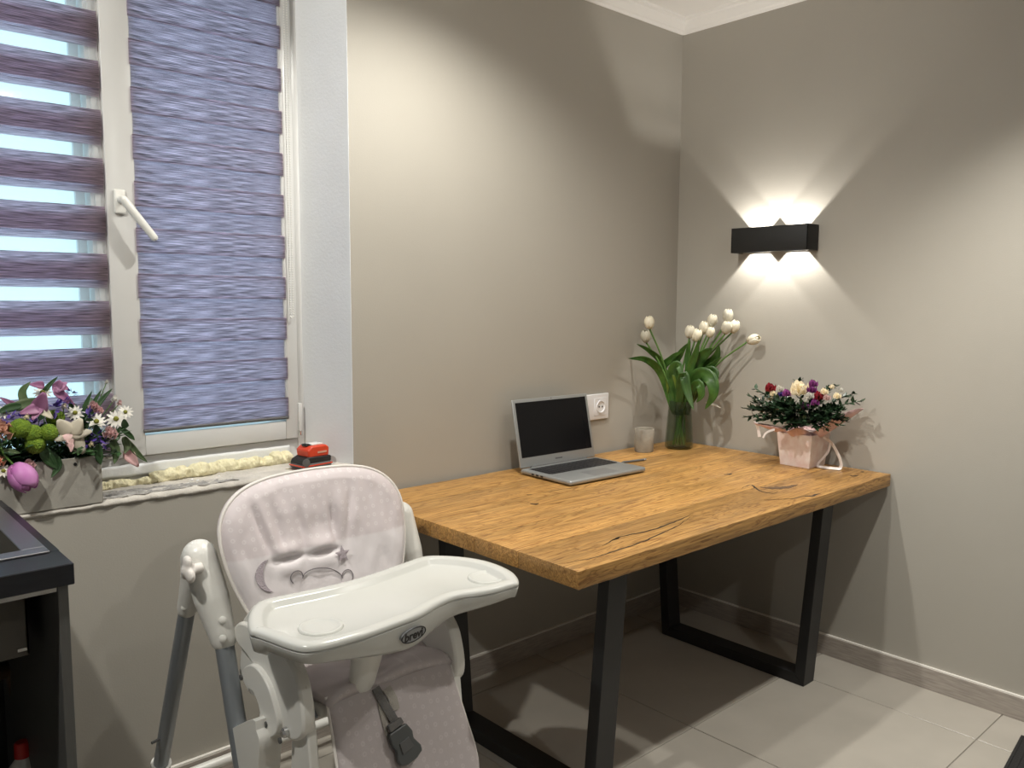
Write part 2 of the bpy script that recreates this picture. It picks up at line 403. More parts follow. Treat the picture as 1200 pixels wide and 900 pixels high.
# tiles: 0.62 x 0.648 m, grout lines met in the photo at x = -0.25, -0.87 and y = -0.11, -0.757, -1.407
TX, TY, G = .62, .648, .0018
tiles = {}
i = 0
x = -.25+TX
while x > XL:
    y = -.11+TY
    while y > YF:
        x0, x1, y0, y1 = max(x-TX, XL)+G, min(x, 0)-G, max(y-TY, YF)+G, min(y, 0)-G
        if x1-x0 > .02 and y1-y0 > .02:
            key = (round(x1-x0, 3), round(y1-y0, 3))
            if key in tiles:
                o = bpy.data.objects.new('tile', tiles[key]); COL.objects.link(o); o.parent = fl
            else:
                o = MB().box(0, x1-x0, 0, y1-y0, -.012, 0, .0012, 1).build('tile', M['tile'], fl); tiles[key] = o.data
            o.location = (x0, y0, 0)
        y -= TY
    x -= TX
# baseboards: grey oak board with a white bead of sealant on top
b1 = tag(MB().box(XL, -.012, -.012, 0, 0, .078, .001, 1).build('baseboard_back', M['base']), kind='structure')
MB().box(XL, -.012, -.010, 0, .078, .083).build('sealant_bead', M['caulk'], b1)
b2 = tag(MB().box(-.012, 0, YF, 0, 0, .078, .001, 1).build('baseboard_right', M['base']), kind='structure')
MB().box(-.010, 0, YF, 0, .078, .083).build('sealant_bead', M['caulk'], b2)
# cornice with stepped profile
prof = [(0, 0), (.006, .0), (.012, .008), (.020, .012), (.034, .030), (.040, .042), (.052, .046), (.056, .055), (0, .055)]
zc = CEIL-.055
mb = MB(); mb.prism([(XL, -a, zc+b) for a, b in prof], (-XL, 0, 0)); tag(mb.build('trim_1', M['cornice']), kind='structure')
mb = MB(); mb.prism([(-a, YF, zc+b) for a, b in prof], (0, -YF, 0)); tag(mb.build('trim_2', M['cornice']), kind='structure')
# plastered window reveal (white) and raw sill
mb = MB(); mb.prism([(WX1-.0003, .0005, WZ0-.004), (WX1-.0018, .0005, WZ0-.004), (WX1-.0738, .22, WZ0-.004), (WX1-.0640, .22, WZ0-.004)], (0, 0, WZ1-WZ0+.004))
tag(mb.build('trim_3', M['reveal']), kind='structure')
# raw sill
mb = MB()
def sill(u, v):
    x = WX0+(WX1-.003-WX0)*u
    y = -.004+.255*v
    e = noise.noise(V(x*22, y*30, 1))*.004+noise.noise(V(x*70, y*70, 3))*.0022
    if v == 0: y += noise.noise(V(x*30, 0, 9))*.004-.001
    z = WZ0+e-(.006 if v == 0 else 0)-.012*max(0, v-.1)*(1 if x < -2.05 else .3)
    return (min(x, WX1-.003-.29*max(0, y)), y, z)
mb.grid(sill, 150, 14)
bm = mb.bm
sl = mb.build('trim_4', M['concrete'], smooth=60); tag(sl, kind='structure')
mods(sl, solid=.012)
mb = MB()      # dark patch of broken mortar with crumbs
mb.grid(lambda u, v: (-2.42+.37*u, .012+v*.11*(1-.55*u)+.014*noise.noise(V(u*9, v*4, 2)), WZ0+.0062-.012*max(0, (.012+v*.11)/.255-.1)+.004*noise.noise(V(u*30, v*14, 5))+.001), 50, 14)
p = mb.build('mortar_patch', M['mortar'], sl, smooth=80); mods(p, solid=.0015)
mb = MB()
for k in range(26):
    c = V(random.uniform(-2.41, -2.0), random.uniform(.02, .13), WZ0+.001); mb.ball(c, random.uniform(.002, .006), 1, (1, 1, .7), .6)
tag(mb.build('plaster_crumbs', M['reveal'], sl, smooth=80), kind='stuff')

# ------------------------------------------------------------------ window
YW = .20
win = empty('window_1', (-2.3, YW, .88), kind='structure')
FX0, FX1, FZ0, FZ1 = -3.50, -1.735, .880, 2.42
mb = MB()
mb.box(FX0+.05, FX1-.030, YW, YW+.07, FZ0-.045, .937, .003); mb.box(FX0+.05, FX1-.030, YW, YW+.07, 2.36, FZ1, .003)
mb.box(FX1-.0302, FX1, YW-.0006, YW+.0706, FZ0-.045, FZ1, .003); mb.box(FX0, FX0+.0502, YW-.0006, YW+.0706, FZ0-.045, FZ1, .003)
mb.box(-2.365, -2.315, YW+.0008, YW+.0692, .9372, 2.3598)
mb.build('frame', M['pvc'], win, smooth=40)
# opening sash (right)
SX0, SX1, SZ0, SZ1 = -2.330, -1.768, .940, 2.37
mb = MB(); y0, y1 = YW-.016, YW+.05
mb.box(SX0, SX0+.078, y0, y1, SZ0, SZ1, .004, 2); mb.box(SX1-.045, SX1, y0, y1, SZ0, SZ1, .004, 2)
mb.box(SX0+.0775, SX1-.0445, y0+.0006, y1-.0006, SZ0, 1.0, .004, 2); mb.box(SX0+.0775, SX1-.0445, y0+.0006, y1-.0006, SZ1-.06, SZ1, .004, 2)
sash = mb.build('sash', M['pvc'], win, smooth=40)
mb = MB(); mb.box(SX0+.066, SX1-.041, YW+.001, YW+.004, .996, SZ1-.056); mb.build('gasket', M['gasket'], sash) if False else mb.bm.free()
MB().box(SX0+.06, SX1-.035, YW+.028, YW+.032, .99, SZ1-.05).build('pane', M['pane'], sash)
# fixed sash (left)
mb = MB(); LX0, LX1 = -3.45, -2.340
mb.box(LX1-.016, LX1, YW-.004, YW+.05, .938, 2.359, .003); mb.box(LX0, LX0+.05, YW-.004, YW+.05, .938, 2.359, .003)
mb.box(LX0+.0502, LX1-.0162, YW-.0034, YW+.0494, .938, .985, .003); mb.box(LX0+.0502, LX1-.0162, YW-.0034, YW+.0494, 2.32, 2.359, .003)
fs = mb.build('fixed_sash', M['pvc'], win, smooth=40)
MB().box(LX0+.03, LX1-.008, YW+.028, YW+.032, .96, 2.34).build('pane', M['pane'], fs)
mb = MB(); mb.box(LX1-.055, LX1-.030, YW+.033, YW+.05, .98, 2.33, .002); mb.build('glazing_bar', M['pvc'], fs, smooth=40)
# handle
hp = V(-2.297, YW-.016, 1.660)
mb = MB(); mb.box(hp.x-.016, hp.x+.016, hp.y-.011, hp.y, hp.z-.034, hp.z+.034, .006, 3)
hb = mb.build('handle', M['white'], sash, smooth=40)
mb = MB(); mb.tube([hp+V(0, -.008, .004), hp+V(0, -.035, .004)], .010, 12)
d = V(.075, -.006, -.100)
mb.tube([hp+V(-.004, -.036, .008), hp+V(0, -.040, .003), hp+d*.25+V(0, -.044, 0), hp+d*.6+V(0, -.046, 0), hp+d+V(0, -.046, 0), hp+d*1.04+V(0, -.045, 0)], [.008, .0115, .0115, .0110, .0105, .006], 12)
mods(mb.build('lever', M['white'], hb, smooth=50), remesh=.0022, smooth=3)
# hinge
mb = MB(); mb.box(-1.772, -1.758, YW-.022, YW-.004, .965, 1.055, .003)
hg = mb.build('hinge', M['pvc'], win, smooth=40)
MB().lathe([(.006, 0), (.007, .003), (.007, .016), (.004, .019)], (-1.765, YW-.018, .948), 10).build('hinge_pin', M['chrome'], hg, smooth=40)
# expanding foam under the frame
mb = MB()
pts = []; rad = []
for k in range(320):
    u = k/319; x = -2.47+.665*u
    thick = .0155+.007*noise.noise(V(x*16, 3, 0))+.006*noise.noise(V(x*47, 1, 5))+(.004 if u > .35 else -.003)
    pts.append(V(x, .172+.006*noise.noise(V(x*20, 7, 2)), .866+max(.004, thick)*.55+(-.004 if u < .4 else .002))); rad.append(max(.007, thick))
mb.tube(pts, rad, 22, ref=(0, 0, 1))
for v in mb.bm.verts:
    n = noise.noise(v.co*75)*.008+abs(noise.noise(v.co*160))*.006+noise.noise(v.co*320)*.002
    v.co += V(0, -1, .5)*n
f = mb.build('expanding_foam', M['foam'], win, smooth=180)
mb = MB()   # smear of foam and plaster on the lower frame
mb.grid(lambda u, v: (-2.46+.66*u, YW-.002-.004*v-.006*(1-v), .918-.035*v+.004*noise.noise(V(u*14, v, 0))), 60, 4)
mods(mb.build('plaster_smear', M['reveal'], win, smooth=60), solid=.004)

# ------------------------------------------------------------------ zebra blinds
PER = .1286
fab_cache = {}
def band(parent, x0, x1, y, z0, z1, nm='fabric_band', m='fabric'):
    key = (round(x1-x0, 3), round(z1-z0, 4), m)
    if key in fab_cache:
        o = bpy.data.objects.new(nm, fab_cache[key]); COL.objects.link(o); o.parent = parent
    else:
        mb = MB(); h = .0008
        mb.box(0, x1-x0, -h/2, h/2, 0, z1-z0); o = mb.build(nm, M[m], parent, org=(0, 0, 0)); fab_cache[key] = o.data
    o.location = V(x0, y, z0)-Vector(parent['_org'])
    return o
def blind(x0, x1, zb, zt, phase_f, phase_b, label, h=.0700):
    r = empty('zebra_blind', ((x0+x1)/2, YW-.012, zb), label, 'blind', 'day and night zebra blinds')
    yf, yb = YW-.020, YW-.011
    for y, ph in ((yf, phase_f), (yb, phase_b)):
        k = math.floor((zb-ph)/PER)
        while ph+k*PER < zt:
            z0, z1 = ph+k*PER, ph+k*PER+h
            a, b = max(z0, zb), min(z1, zt)
            if b-a > .004: band(r, x0, x1, y, a, b)
            a, b = max(z1, zb), min(z0+PER, zt)
            if b-a > .004: band(r, x0+.001, x1-.001, y, a, b, 'sheer_band', 'sheer')
            k += 1
    mb = MB(); mb.box(x0-.004, x1+.004, YW-.05, YW-.006, zt-.01, zt+.045, .012, 3); mb.build('head_rail', M['pvc'], r, smooth=40)
    mb = MB(); mb.tube([(x0, YW-.016, zb), (x1, YW-.016, zb)], .006, 8); mb.build('bottom_rail', M['dark'], r, smooth=60)
    return r
br = blind(-2.257, -1.806, 1.012, 2.34, 1.008, 1.0723, 'closed blue-grey zebra blind on the right sash with the window handle')
mb = MB()
zs = [2.33-.0075*k for k in range(132)]
for z in zs:
    for dx in (0, .010):
        mb.ball((-1.796+dx, YW-.028, z), .0026, 1)
for q in range(5): mb.ball((-1.796+.005-.005*math.cos(PI*q/4), YW-.028, 1.338-.004*math.sin(PI*q/4)), .0026, 1)
tag(mb.build('bead_chain', M['white'], br, smooth=180), kind='stuff')
blind(-3.42, -2.336, .955, 2.34, 1.315, 1.293, 'dark striped zebra blind standing open on the left pane behind the flower planter', h=.071)

# ================================================================== TABLE
TX0, TX1, TY0, TY1, TZ, TT = -1.676, -.014, -.995, -.014, .765, .045
tb = empty('dining_table', (-.84, -.5, 0), 'long solid oak dining table with black steel trapezoid legs', 'table')
seams = [TY1, -.205, -.413, -.612, -.785, TY0]
for k in range(5):
    a, b = seams[k+1], seams[k]
    mb = MB(); mb.box(TX0, TX1, a+.0003, b-.0003, TZ-TT, TZ, .0022, 2)
    es = [e for e in mb.bm.edges if abs(e.verts[0].co.x-e.verts[1].co.x) > .5]
    bmesh.ops.subdivide_edges(mb.bm, edges=es, cuts=40)
    for v in mb.bm.verts:
        if k == 0 and v.co.y > b-.02: v.co.y += -.004+.006*noise.noise(V(v.co.x*7, 0, 4))
        if k == 4 and v.co.y < a+.02: v.co.y += .003*noise.noise(V(v.co.x*6, 0, 8))+.002*noise.noise(V(v.co.x*21, v.co.z*9, 8))
    mb.build('plank', M['wood'], tb, smooth=40)
# cracks filled with dark resin: slivers flush with the top
def crack(pts, w, nm='crack_filling', m='resin'):
    P = spline([V(x, y, 0) for x, y in pts], 10); n = len(P); mb = MB()
    L, R = [], []
    for i, p in enumerate(P):
        t = (P[min(i+1, n-1)]-P[max(i-1, 0)]).normalized(); nn = V(-t.y, t.x, 0)
        ww = w*math.sin(PI*(i+.15)/(n-1+.3))*(.55+.9*abs(noise.noise(V(p.x*60, p.y*60, 1))))
        p = p+nn*.004*noise.noise(V(p.x*35, p.y*35, 5))
        L.append(p+nn*ww); R.append(p-nn*ww)
    mb.prism([V(q.x, q.y, TZ-.002) for q in L+R[::-1]], (0, 0, .0024)); return mb.build(nm, M[m], tb)
def tp(u, v): q = at(u, v, 2, TZ); return (q.x, q.y)
crack([tp(655, 661), tp(690, 655), tp(720, 646), tp(755, 634), tp(790, 618), tp(812, 604)], 0.0035)
crack([tp(706, 640), tp(725, 630), tp(760, 622), tp(790, 612), tp(812, 602)], 0.0048)
crack([tp(716, 634), tp(722, 631), tp(727, 629)], 0.0064)
crack([tp(868, 573), tp(880, 568), tp(890, 575), tp(905, 578), tp(912, 576)], 0.0048)
crack([tp(940, 582), tp(952, 581), tp(962, 578)], 0.0064)
crack([tp(895, 586), tp(930, 584), tp(948, 580)], 0.0029)
crack([tp(621, 590), tp(627, 591), tp(632, 590)], 0.0096)
crack([tp(617, 580), tp(624, 580)], 0.0048)
crack([tp(848, 556), tp(853, 556), tp(858, 555)], 0.0096)
crack([tp(996, 557), tp(1001, 558), tp(1006, 557)], 0.0096)
crack([tp(1008, 553), tp(1013, 553)], 0.0096)
crack([tp(890, 571), tp(905, 572), tp(922, 571), tp(935, 568)], 0.0234, 'dark_knot', 'knot')
crack([tp(636, 578), tp(655, 574), tp(690, 569)], 0.0019)
# trapezoid steel frames
def legframe(xa, xb):
    mb = MB(); t = .04; b = .052
    zt = TZ-TT-.004
    out = [(-.855, 0), (-.905, zt), (-.155, zt), (-.215, 0)]
    inn = [(-.855+t*1.02-.003, t), (-.905+t, zt-t), (-.155-t, zt-t), (-.215-t*1.02+.003, t)]
    for (nm, q) in (('leg', [out[0], out[1], inn[1], inn[0]]), ('leg', [out[3], inn[3], inn[2], out[2]]), ('floor_bar', [out[0], inn[0], inn[3], out[3]]), ('top_bar', [out[1], out[2], inn[2], inn[1]])):
        mb = MB(); mb.prism([V(xa, y, z) for y, z in q], (xb-xa, 0, 0)); o = mb.build(nm, M['black'], tb); mods(o, bev=.002)
    MB().box(xa-.02, xb+.02, -.80, -.26, zt, TZ-TT).build('mounting_plate', M['black'], tb)
legframe(-1.462, -1.387); legframe(-.332, -.257)

# ================================================================== WALL LAMP
LY, LZ0, LZ1 = -.4985, 1.590, 1.690
lp = empty('wall_lamp', (0, LY, 1.64), 'black rectangular up and down wall lamp glowing on the right wall', 'lamp')
hy, dp, t = .168, .085, .005
mb = MB()
mb.box(-dp, -dp+t, LY-hy, LY+hy, LZ0, LZ1, .0015); mb.box(-dp, -.001, LY-hy, LY-hy+t, LZ0, LZ1, .0015); mb.box(-dp, -.001, LY+hy-t, LY+hy, LZ0, LZ1, .0015)
mb.build('housing', M['lampblack'], lp, smooth=40)
mb = MB(); mb.box(-.006, -.001, LY-hy+t, LY+hy-t, LZ0+.004, LZ1-.004); mb.build('back_plate', M['lampblack'], lp)
# aperture plates top and bottom: two windows each, half width .044, centred at +-.083
for z in (LZ0+.003, LZ1-.006):
    mb = MB()
    for a, b in ((-hy+t, -.083-.044), (-.083+.044, .083-.044), (.083+.044, hy-t)):
        mb.box(-dp+t, -.006, LY+a, LY+b, z, z+.003)
    mb.box(-.018, -.006, LY-hy+t, LY+hy-t, z, z+.003) if False else None
    mb.build('aperture_plate', M['chrome'], lp)
for s in (-1, 1):
    mb = MB(); mb.lathe([(.001, 0), (.010, .001), (.010, .006), (.004, .008)], (-.012, LY+s*.083, 1.64), 12, axis=(-1, 0, 0)); mb.build('led_chip', M['led'], lp, smooth=40)
    for up in (0, 1):
        l = bpy.data.lights.new('lamp_light', 'SPOT'); l.energy = LAMP_E/2; l.color = (1, .965, .90); l.shadow_soft_size = .0045
        l.spot_size = math.radians(112); l.spot_blend = .4
        o = bpy.data.objects.new('lamp_light', l); COL.objects.link(o); o.location = (-.050, LY+s*.083, 1.64); o.rotation_euler = (PI*up, 0, 0)
# recessed ceiling downlights; the last two are added fill, out of view
for k, (x, y, *_rest) in enumerate(SPOTS):
    place = ['nearest the window corner of the wall', 'over the floor in front of the table', 'nearest the right wall', 'over the sink counter, unseen and added as fill', 'at the back of the room, unseen and added as fill'][k]
    r = empty('ceiling_downlight', (x, y, CEIL), 'small round recessed ceiling downlight '+place, 'downlight', 'ceiling downlights')
    MB().lathe([(.034, -.004), (.045, -.004), (.047, 0), (.034, 0)], (x, y, CEIL), 24, capb=False, capt=False).build('trim_ring', M['white'], r, smooth=40)

# ================================================================== SOCKET
so = empty('wall_socket', (-.57, 0, .955), 'white double wall socket half hidden behind the laptop', 'socket')
z0, z1 = .905, 1.012
mb = MB(); mb.box(-.668, -.458, -.010, 0, z0, z1, .004, 3); mb.build('cover_frame', M['socket'], so, smooth=40)
for cx in (-.512, -.614):
    mb = MB(); c = V(cx, -.0105, (z0+z1)/2)
    mb.box(cx-.036, cx+.036, -.0125, -.0095, c.z-.036, c.z+.036, .001, 1)
    s = mb.build('socket_insert', M['socket'], so, smooth=40)
    MB().lathe([(.027, 0), (.027, .004), (.0225, .004), (.021, -.0002), (.001, -.0002)], V(cx, -.0125, c.z), 24, axis=(0, -1, 0), capb=False).build('well', M['socket'], s, smooth=40)
    mb = MB()
    for q in (-.0095, .0095): mb.lathe([(.0035, 0), (.0035, .002)], V(cx+q, -.0122, c.z), 10, axis=(0, -1, 0))
    mb.build('contacts', M['dark'], s)

# ================================================================== LAPTOP
lo = V(-.865, -.235, TZ)
lt = empty('laptop', lo, 'open silver-grey laptop with dark screen standing on the oak table', 'laptop')
lt.rotation_euler = (0, 0, math.radians(-2))
def LB(): return MB()
w, dpt = .385/2, .262
yh = .115; yfm = yh-dpt           # local y of hinge and front
mb = MB(); mb.box(-w, w, yfm, yh, .004, .021, .007, 3); base = mb.build('base', M['laptop'], lt, smooth=40, org=(0, 0, 0))
MB().box(-w+.02, w-.02, yh-.135, yh-.022, .0206, .0213).build('keyboard_deck', M['keys'], base, org=(0, 0, 0))
mb = MB()
for r in range(6):
    n = 15; y = yh-.033-r*.0185
    for c in range(n):
        kx = -w+.026+c*.0225
        if r == 5 and 4 <= c <= 8:
            if c == 4: mb.box(kx, kx+.0225*5-.003, y-.015, y, .0212, .0232, .0006, 1)
            continue
        mb.box(kx, kx+.0195, y-.0155, y, .0212, .0232, .0006, 1)
tag(mb.build('keys', M['keys'], base, org=(0, 0, 0)), kind='stuff')
MB().box(-.062, .062, yfm+.012, yfm+.085, .0209, .0214, .0002, 1).build('touchpad', M['lapdark'], base, org=(0, 0, 0))
mb = MB()
for k in range(3): mb.box(-w-.0006, -w+.003, yh-.075-.024*k, yh-.062-.024*k, .009, .015)
mb.build('ports', M['ink'], base, org=(0, 0, 0))
mb = MB()
for sx in (-1, 1):
    for yy in (yfm+.02, yh-.02): mb.lathe([(.006, 0), (.006, .0045)], (sx*(w-.025), yy, 0), 10)
mb.build('rubber_feet', M['rubber'], base, org=(0, 0, 0))
th = math.radians(12); H = .250
def lid(x, h, o): return V(x, yh-.002+math.sin(th)*h+math.cos(th)*o, .022+math.cos(th)*h-math.sin(th)*o)
def slab(x0, x1, h0, h1, o0, o1, bev=0):
    mb = MB(); mb.box(x0, x1, o0, o1, h0, h1, bev, 3)
    for v in mb.bm.verts: v.co = lid(v.co.x, v.co.z, v.co.y)
    return mb
ld = slab(-w, w, 0, H, 0, .007, .0034).build('lid', M['laptop'], lt, smooth=40, org=(0, 0, 0))
slab(-w+.013, w-.013, .036, H-.012, -.0006, .0004).build('screen', M['screen'], ld, org=(0, 0, 0))
mb = MB(); mb.lathe([(.002, 0), (.002, .0008)], lid(0, H-.006, -.0004), 10, axis=(0, -1, 0)); mb.build('webcam', M['ink'], ld, org=(0, 0, 0))
slab(-.018, .018, .015, .0195, -.0005, .0003).build('maker_mark', M['dark'], ld, org=(0, 0, 0))
mb = MB(); mb.tube([(-w+.05, yh-.001, .019), (w-.05, yh-.001, .019)], .006, 10); mb.build('hinge_bar', M['dark'], ld, smooth=60, org=(0, 0, 0))
# pen
a, b = at(728, 541.5, 2, TZ+.006), at(757, 538, 2, TZ+.006)
a.z = b.z = TZ+.0048
pn = empty('pen', (a.x, a.y, TZ), 'thin dark pen lying on the table behind the laptop', 'pen')
MB().tube([a, a.lerp(b, .1), a.lerp(b, .9)], [.0015, .0045, .0045], 8).build('barrel', M['dark'], pn, smooth=50)
MB().tube([a.lerp(b, .9), b], [.0047, .004], 8).build('cap', M['chrome'], pn, smooth=50)

# ================================================================== CUP
c = at(754.5, 529, 2, TZ); c.z = TZ
mg = empty('concrete_cup', c, 'small rough beige concrete cup beside the glass vase', 'cup')
R = .040
mb = MB(); mb.lathe([(.012, .0), (R-.003, .0), (R-.0005, .004), (R+.0005, .05), (R+.002, .096), (R, .098), (R-.004, .096), (R-.006, .05), (R-.006, .012), (.001, .012)], c, 28)
for v in mb.bm.verts: v.co += (v.co-c)*.015*noise.noise(v.co*50)
mb.build('body', M['mug'], mg, smooth=50)
mb = MB(); mb.lathe([(R-.0065, .030), (R-.0065, .072), (.004, .073)], c, 20); mb.build('candle_wax', M['cream'], mg, smooth=50)

# ================================================================== VASE AND TULIPS
vc = at(796.5, 524, 2, TZ); vc.z = TZ; vc.x = -.165; vc.y = -.155
RB, RT, HV = .061, .047, .205
vs = empty('glass_vase', vc, 'tapered smoky grey glass vase holding white tulips', 'vase')
mb = MB(); mb.lathe([(.02, .0), (RB-.008, 0), (RB-.001, .006), (RB, .014), (RB-.004, .07), (RT+.002, .17), (RT, HV-.002), (RT-.002, HV), (RT-.004, HV-.002), (RT-.002, .17), (RB-.009, .07), (RB-.006, .018), (RB-.012, .011), (.002, .011)], vc, 36)
mb.build('glass_body', M['vase'], vs, smooth=50)
MW = seethrough('vase_water', (1, 1, 1), 0, tcol=(.95, .97, .93))
mb = MB(); mb.lathe([(.002, .0125), (RB-.013, .0125), (RB-.0075, .02), (RB-.010, .07), (RB-.0115, .10), (.002, .10)], vc, 32); mb.build('water', MW, vs, smooth=50)

def frame(d, up=(0, 0, 1)):
    d = Vector(d).normalized(); a = Vector(up)
    if abs(d.dot(a.normalized())) > .98: a = V(1, 0, 0)
    s = d.cross(a).normalized(); n = s.cross(d).normalized()
    return d, s, n
def petal(mb, p, d, L, Wd, curl=.3, cup=.3, up=(0, 0, 1), nu=4, nv=5, tip=.9, pt=.55):
    """petal or leaf: grows from p along d, bending towards -up by curl, cupped across"""
    d, s, n = frame(d, up); p = Vector(p)
    def fn(u, v):
        w = Wd*(math.sin(PI*min(1, v**pt*tip+.06))**.8)*(u-.5)
        ang = curl*v
        q = p+d*(L*v*math.cos(ang*.6))-n*(L*v*math.sin(ang*.6))
        return q+s*w+n*(cup*Wd*((u-.5)*2)**2*.5*math.sin(PI*min(1, v+.1)))
    mb.grid(fn, nu, nv); return mb
def ribbonleaf(mb, pts, wid, fold=.25, n=6, up=None, nu=4):
    P = spline(pts, n); m = len(P); N0 = (CAM-P[m//2]).normalized() if up is None else Vector(up)
    def fn(u, v):
        i = min(m-1, int(round(v*(m-1)))); p = P[i]
        t = (P[min(i+1, m-1)]-P[max(i-1, 0)]).normalized()
        s = t.cross(N0).normalized(); nn = s.cross(t)
        w = wid*math.sin(PI*min(1, .10+.90*v**.8))**.75
        return p+s*(w*(u-.5))+nn*(-fold*w*(1-((u-.5)*2)**2)*.5)
    mb.grid(fn, nu, m-1); return mb
neck = vc+V(0, 0, HV)
def tulip_head(mb, c, d, L=.056, R=.020):
    d, s, n = frame(d)
    for layer, (k0, rr, ll) in enumerate(((0, .92, .97), (.5, 1.0, 1.0))):
        for k in range(3):
            a0 = 2*PI*(k+k0)/3
            def fn(u, v, a0=a0, rr=rr, ll=ll):
                wv = math.sin(PI*min(1, .08+.80*v**.75))
                prof = R*rr*(math.sin(PI*min(1, .10+.78*v))**.65)
                half = 1.20*min(1, wv*1.25)*(1 if v < .75 else (1-(v-.75)*2.6))
                a = a0+half*(u-.5)*2
                edge = 1+.05*math.cos((u-.5)*PI)
                return c+d*(L*ll*v)+(s*math.cos(a)+n*math.sin(a))*(prof*edge)
            mb.grid(fn, 6, 7)
    return mb
heads = [  # pixel of the head, plane axis and value that put it at its depth, lean of the head
    (761, 378, 1, -.070, (-.1, 0, 1), 'upper of the two tall tulips leaning left'),
    (756.5, 394, 1, -.055, (-.25, -.1, 1), 'lower of the two tall tulips leaning left'),
    (808.5, 389, 0, -.150, (-.05, -.1, 1), 'leftmost of the middle cluster'),
    (816.5, 393, 0, -.135, (.1, -.3, .9), 'low in the middle cluster'),
    (825, 384, 0, -.105, (.0, -.2, 1), 'middle of the cluster'),
    (834.5, 376, 0, -.085, (.1, -.25, 1), 'high in the middle cluster'),
    (833, 388, 0, -.120, (0, -.3, 1), 'small and half hidden in the cluster'),
    (853, 370, 0, -.075, (0, -.1, 1), 'highest on the right side'),
    (851.5, 384, 0, -.110, (-.05, -.25, 1), 'right group, below the highest'),
    (860.5, 383, 0, -.080, (.1, -.35, .9), 'right group, beside the wall'),
    (883, 398, 0, -.060, (.1, -1, .35), 'far right on a long bent stem'),
]
heads_leaf = {
    0: [([(792, 474), (776, 440), (758, 422), (736, 420)], 1, -.10, .034)],
    1: [([(788, 468), (777, 430), (762, 412), (746, 403)], 1, -.09, .026)],
    2: [([(797, 470), (806, 440), (806, 415), (809, 398)], 0, -.17, .030), ([(800, 462), (800, 440), (806, 460), (813, 481)], 0, -.215, .042)],
    3: [([(800, 470), (808, 435), (815, 415), (819, 398)], 0, -.17, .034), ([(797, 470), (788, 440), (795, 428), (801, 450)], 0, -.21, .044)],
    4: [([(794, 472), (792, 440), (784, 442), (782, 462)], 0, -.20, .030)],
    5: [([(800, 470), (815, 430), (826, 415), (835, 408)], 0, -.15, .054), ([(795, 470), (792, 430), (797, 415), (806, 402)], 0, -.18, .036)],
    6: [([(800, 468), (816, 442), (832, 443), (836, 462), (826, 480)], 0, -.17, .058)],
    7: [([(802, 468), (822, 438), (838, 420), (843, 404)], 0, -.12, .046)],
    8: [([(790, 466), (776, 438), (787, 420), (800, 411)], 0, -.19, .034), ([(800, 468), (822, 446), (836, 436), (838, 456)], 0, -.15, .058)],
    9: [([(803, 468), (816, 450), (822, 462), (816, 472)], 0, -.19, .036)],
    10: [([(800, 470), (812, 452), (830, 432), (846, 418)], 0, -.14, .036)],
}
for k, (u, v, ax, val, lean, where) in enumerate(heads):
    hc = at(u, v, ax, val); dl = Vector(lean).normalized()
    a = 2*PI*k/11
    foot = vc+V(.026*math.cos(a), .026*math.sin(a), .016)
    nk = neck+V(.024*math.cos(a+2.2), .024*math.sin(a+2.2), -.01)
    if k == 10: nk = neck+V(.01, -.03, -.01)
    r = empty('tulip', foot, 'white tulip in the glass vase, '+where, 'flower', 'white tulips in the glass vase')
    base_ = hc-dl*.026
    mid = nk.lerp(base_, .5)+V(0, 0, .03 if k != 10 else .035)
    P = spline([foot, nk, mid, base_], 7)
    mb = MB(); mb.tube(P, .0036, 8); mb.build('stem', M['stem'], r, smooth=60)
    sz = .80 if k == 6 else 1.0
    mb = MB(); tulip_head(mb, base_, dl, .054*sz, .0205*sz); fl_ = mb.build('flower', M['tulip'], r, smooth=180); mods(fl_, solid=.0012)
    for pts, axl, vl, wd in heads_leaf.get(k, []):
        Q = []
        for j, (pu, pv) in enumerate(pts):
            q = at(pu, pv, axl, vl)
            if j == 0: q = nk+V(0, 0, -.05)
            q.x = min(q.x, -.02); q.y = min(q.y, -.025); Q.append(q)
        mb = MB(); ribbonleaf(mb, Q, wd, .3); lf = mb.build('leaf', M['yleaf'] if k == 4 else M['tleaf'], r, smooth=180); mods(lf, solid=.0008)
# a pale wilted petal caught on a leaf
mb = MB(); ribbonleaf(mb, [at(827, 472, 0, -.13), at(836, 474, 0, -.13), at(845, 478, 0, -.13)], .009, .2)
tag(mods(mb.build('wilted_petal', M['wpet'], smooth=180), solid=.0008), 'pale narrow wilted petal hanging beside the vase', 'petal')

# ================================================================== PINK FLOWER BOX
pc = V(-.098, -.690, TZ)
pk = empty('flower_pot', pc, 'square tapered pink marbled paper pot on the table by the right wall', 'pot')
hb_, ht_, hp_ = .060, .073, .128
mb = MB()
def sq(h, z): return [mb.bm.verts.new(pc+V(sx*h, sy*h, z)) for sx, sy in ((-1, -1), (1, -1), (1, 1), (-1, 1))]
rings = [sq(hb_, 0), sq(ht_, hp_), sq(ht_-.003, hp_), sq(ht_-.005, hp_-.02)]
mb.skin(rings); mods(mb.build('paper_pot', M['pot'], pk), bev=.002)
# ribbon handle loop
P = spline([at(965, 512, 0, -.09), at(975, 520, 0, -.09), at(984, 537, 0, -.09), at(985, 548, 0, -.09), at(975, 553, 0, -.105), at(960, 549, 0, -.11), at(959, 543, 0, -.10), at(970, 530, 0, -.085), at(973, 518, 0, -.08)], 7)
mb = MB()
for p in P: p.z = max(p.z, TZ+.006); p.x = min(p.x, -.012)
mb.tube(P, .006, 6, flat=.12, ref=(0, 1, 0)); mb.build('ribbon_handle', M['ribbon'], pk, smooth=40)
